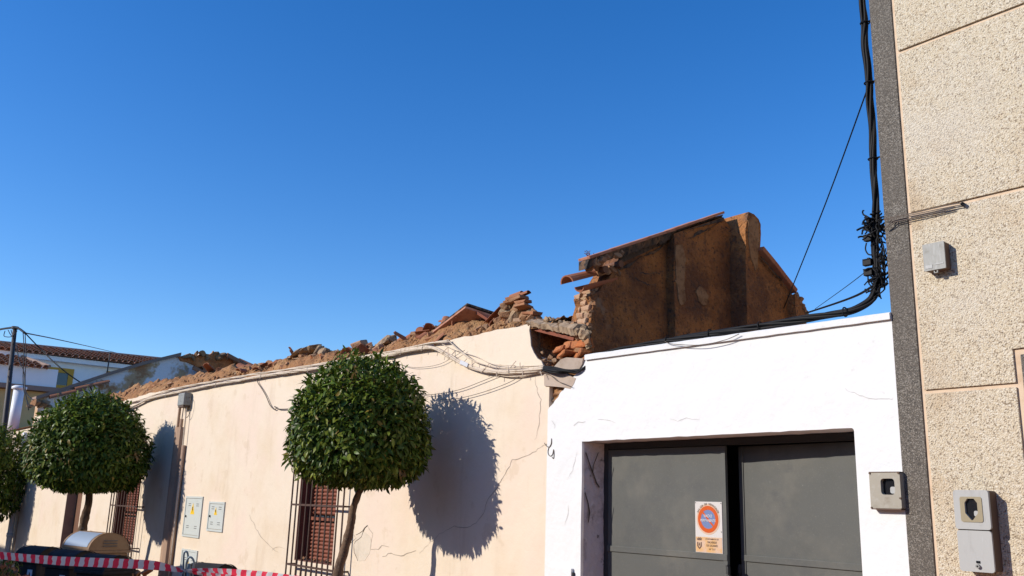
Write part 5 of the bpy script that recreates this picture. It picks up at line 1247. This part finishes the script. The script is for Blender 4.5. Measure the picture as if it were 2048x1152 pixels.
# heaps of broken tile and leaf litter at the bottom edge
def litter(label, px, n, spread, seed, green=.2):
    random.seed(seed); c = dep(*px); t = thing('tile_litter', label, 'debris', (c.x, c.y, GZ(c.x)), 'debris heaps on the pavement')
    nxx = 18; vs = []
    for i in range(nxx+1):
        for j in range(nxx+1):
            u, v_ = i/nxx*2-1, j/nxx*2-1; r_ = math.hypot(u, v_); h = max(0, 1-r_*r_)
            vs.append((c.x+u*spread*1.6, c.y+v_*spread*1.6, lerp(GZ(c.x)-.05, c.z-.04, h)+.06*noise.noise(V((u*4, v_*4, seed)))))
    k = nxx+1
    tag(MB().add(vs, [(i*k+j, (i+1)*k+j, (i+1)*k+j+1, i*k+j+1) for i in range(nxx) for j in range(nxx)]).build('earth', 'soil', t, smooth=True), kind='stuff')
    for i in range(n):
        u, v_ = jit(1), jit(1); h = max(0, 1-u*u-v_*v_); p = V((c.x+u*spread*1.3, c.y+v_*spread*1.3, lerp(GZ(c.x), c.z, max(0, 1-(u*u+v_*v_)*.66))+.0))
        s_ = .07+.09*random.random()
        q = random.random()
        if q < .5: inst('tile_shard', TILE, t, p, (jit(1), jit(1), random.random()*6), (.3+.3*random.random(), .7, .7))
        else: inst('stone', random.choice(ROCKS), t, p, (random.random()*6, random.random()*6, 0), (s_*1.2, s_, s_*.6))
litter('heap of broken tiles and rubble at the lower left corner left of the dustbins', (12, 1128, 10.6), 60, .40, 31)
litter('small heap of broken tiles and rubble right of the dark dustbins', (272, 1143, 11.5), 26, .25, 32)
mb = MB(); r3 = np.random.default_rng(9)
c = dep(18, 1128, 10.4)
wd = thing('low_weed', 'low green weed growing on the debris heap at the lower left corner', 'plant', (c.x, c.y, GZ(c.x)))
leaf_cloud(c+V((0, 0, .0)), .16, .07, .10, 160, .06, wd, 41, name='foliage')
MB().tube([(c.x, c.y, GZ(c.x)), tuple(c)], .006, 5).build('stem', 'twig', wd)

# ------------------------------------------------------------------ houses added across the street, unseen, to cut skylight and shade the bins
def added_street_house(x0, x1, h, m, label, yf=-6.6):
    z0 = GZ(x0)-.4; t = thing('added_street_house', label, 'house', ((x0+x1)/2, yf-3, GZ((x0+x1)/2)))
    ops = []; x = x0+.8
    while x < x1-1.6:
        ops.append([(x, GZ(x)+.95), (x+1.0, GZ(x)+.95), (x+1.0, GZ(x)+2.3), (x, GZ(x)+2.3)]); x += 2.6
    MB().prism([[(x0, z0), (x1, z0), (x1, h), (x0, h)]]+ops, .3, lambda a, b, d: (a, yf-d, b)).build('wall', m, t)
    MB().box((x0, yf-6.5, z0), (x1, yf-.3, h-.05)).build('body', m, t)
    MB().add([(x0-.0, yf+.25, h), (x1, yf+.25, h), (x1, yf-3.4, h+1.3), (x0, yf-3.4, h+1.3), (x0, yf-7, h), (x1, yf-7, h)], [(0, 1, 2, 3), (3, 2, 5, 4), (0, 3, 4), (1, 5, 2), (0, 4, 5, 1)]).build('roof', 'tile', t)
    for o in ops:
        wn = MB().box((o[0][0], yf-.22, o[0][1]), (o[1][0], yf-.18, o[2][1])).build('window', 'shutter', t)
        MB().box((o[0][0]+.08, yf-.178, o[0][1]+.08), (o[1][0]-.08, yf-.172, o[2][1]-.08)).build('pane', 'glass', wn)
added_street_house(-46, -12.9, 5.9, 'farbeige', 'long tall beige house added across the street to shade the dustbins and tape, unseen')
added_street_house(-12.6, -4.4, 4.2, 'cream', 'low cream house added across the street behind the camera to cut skylight, unseen')
added_street_house(-4.2, 9, 4.3, 'farbeige', 'low beige house added across the street to the right to cut skylight, unseen')
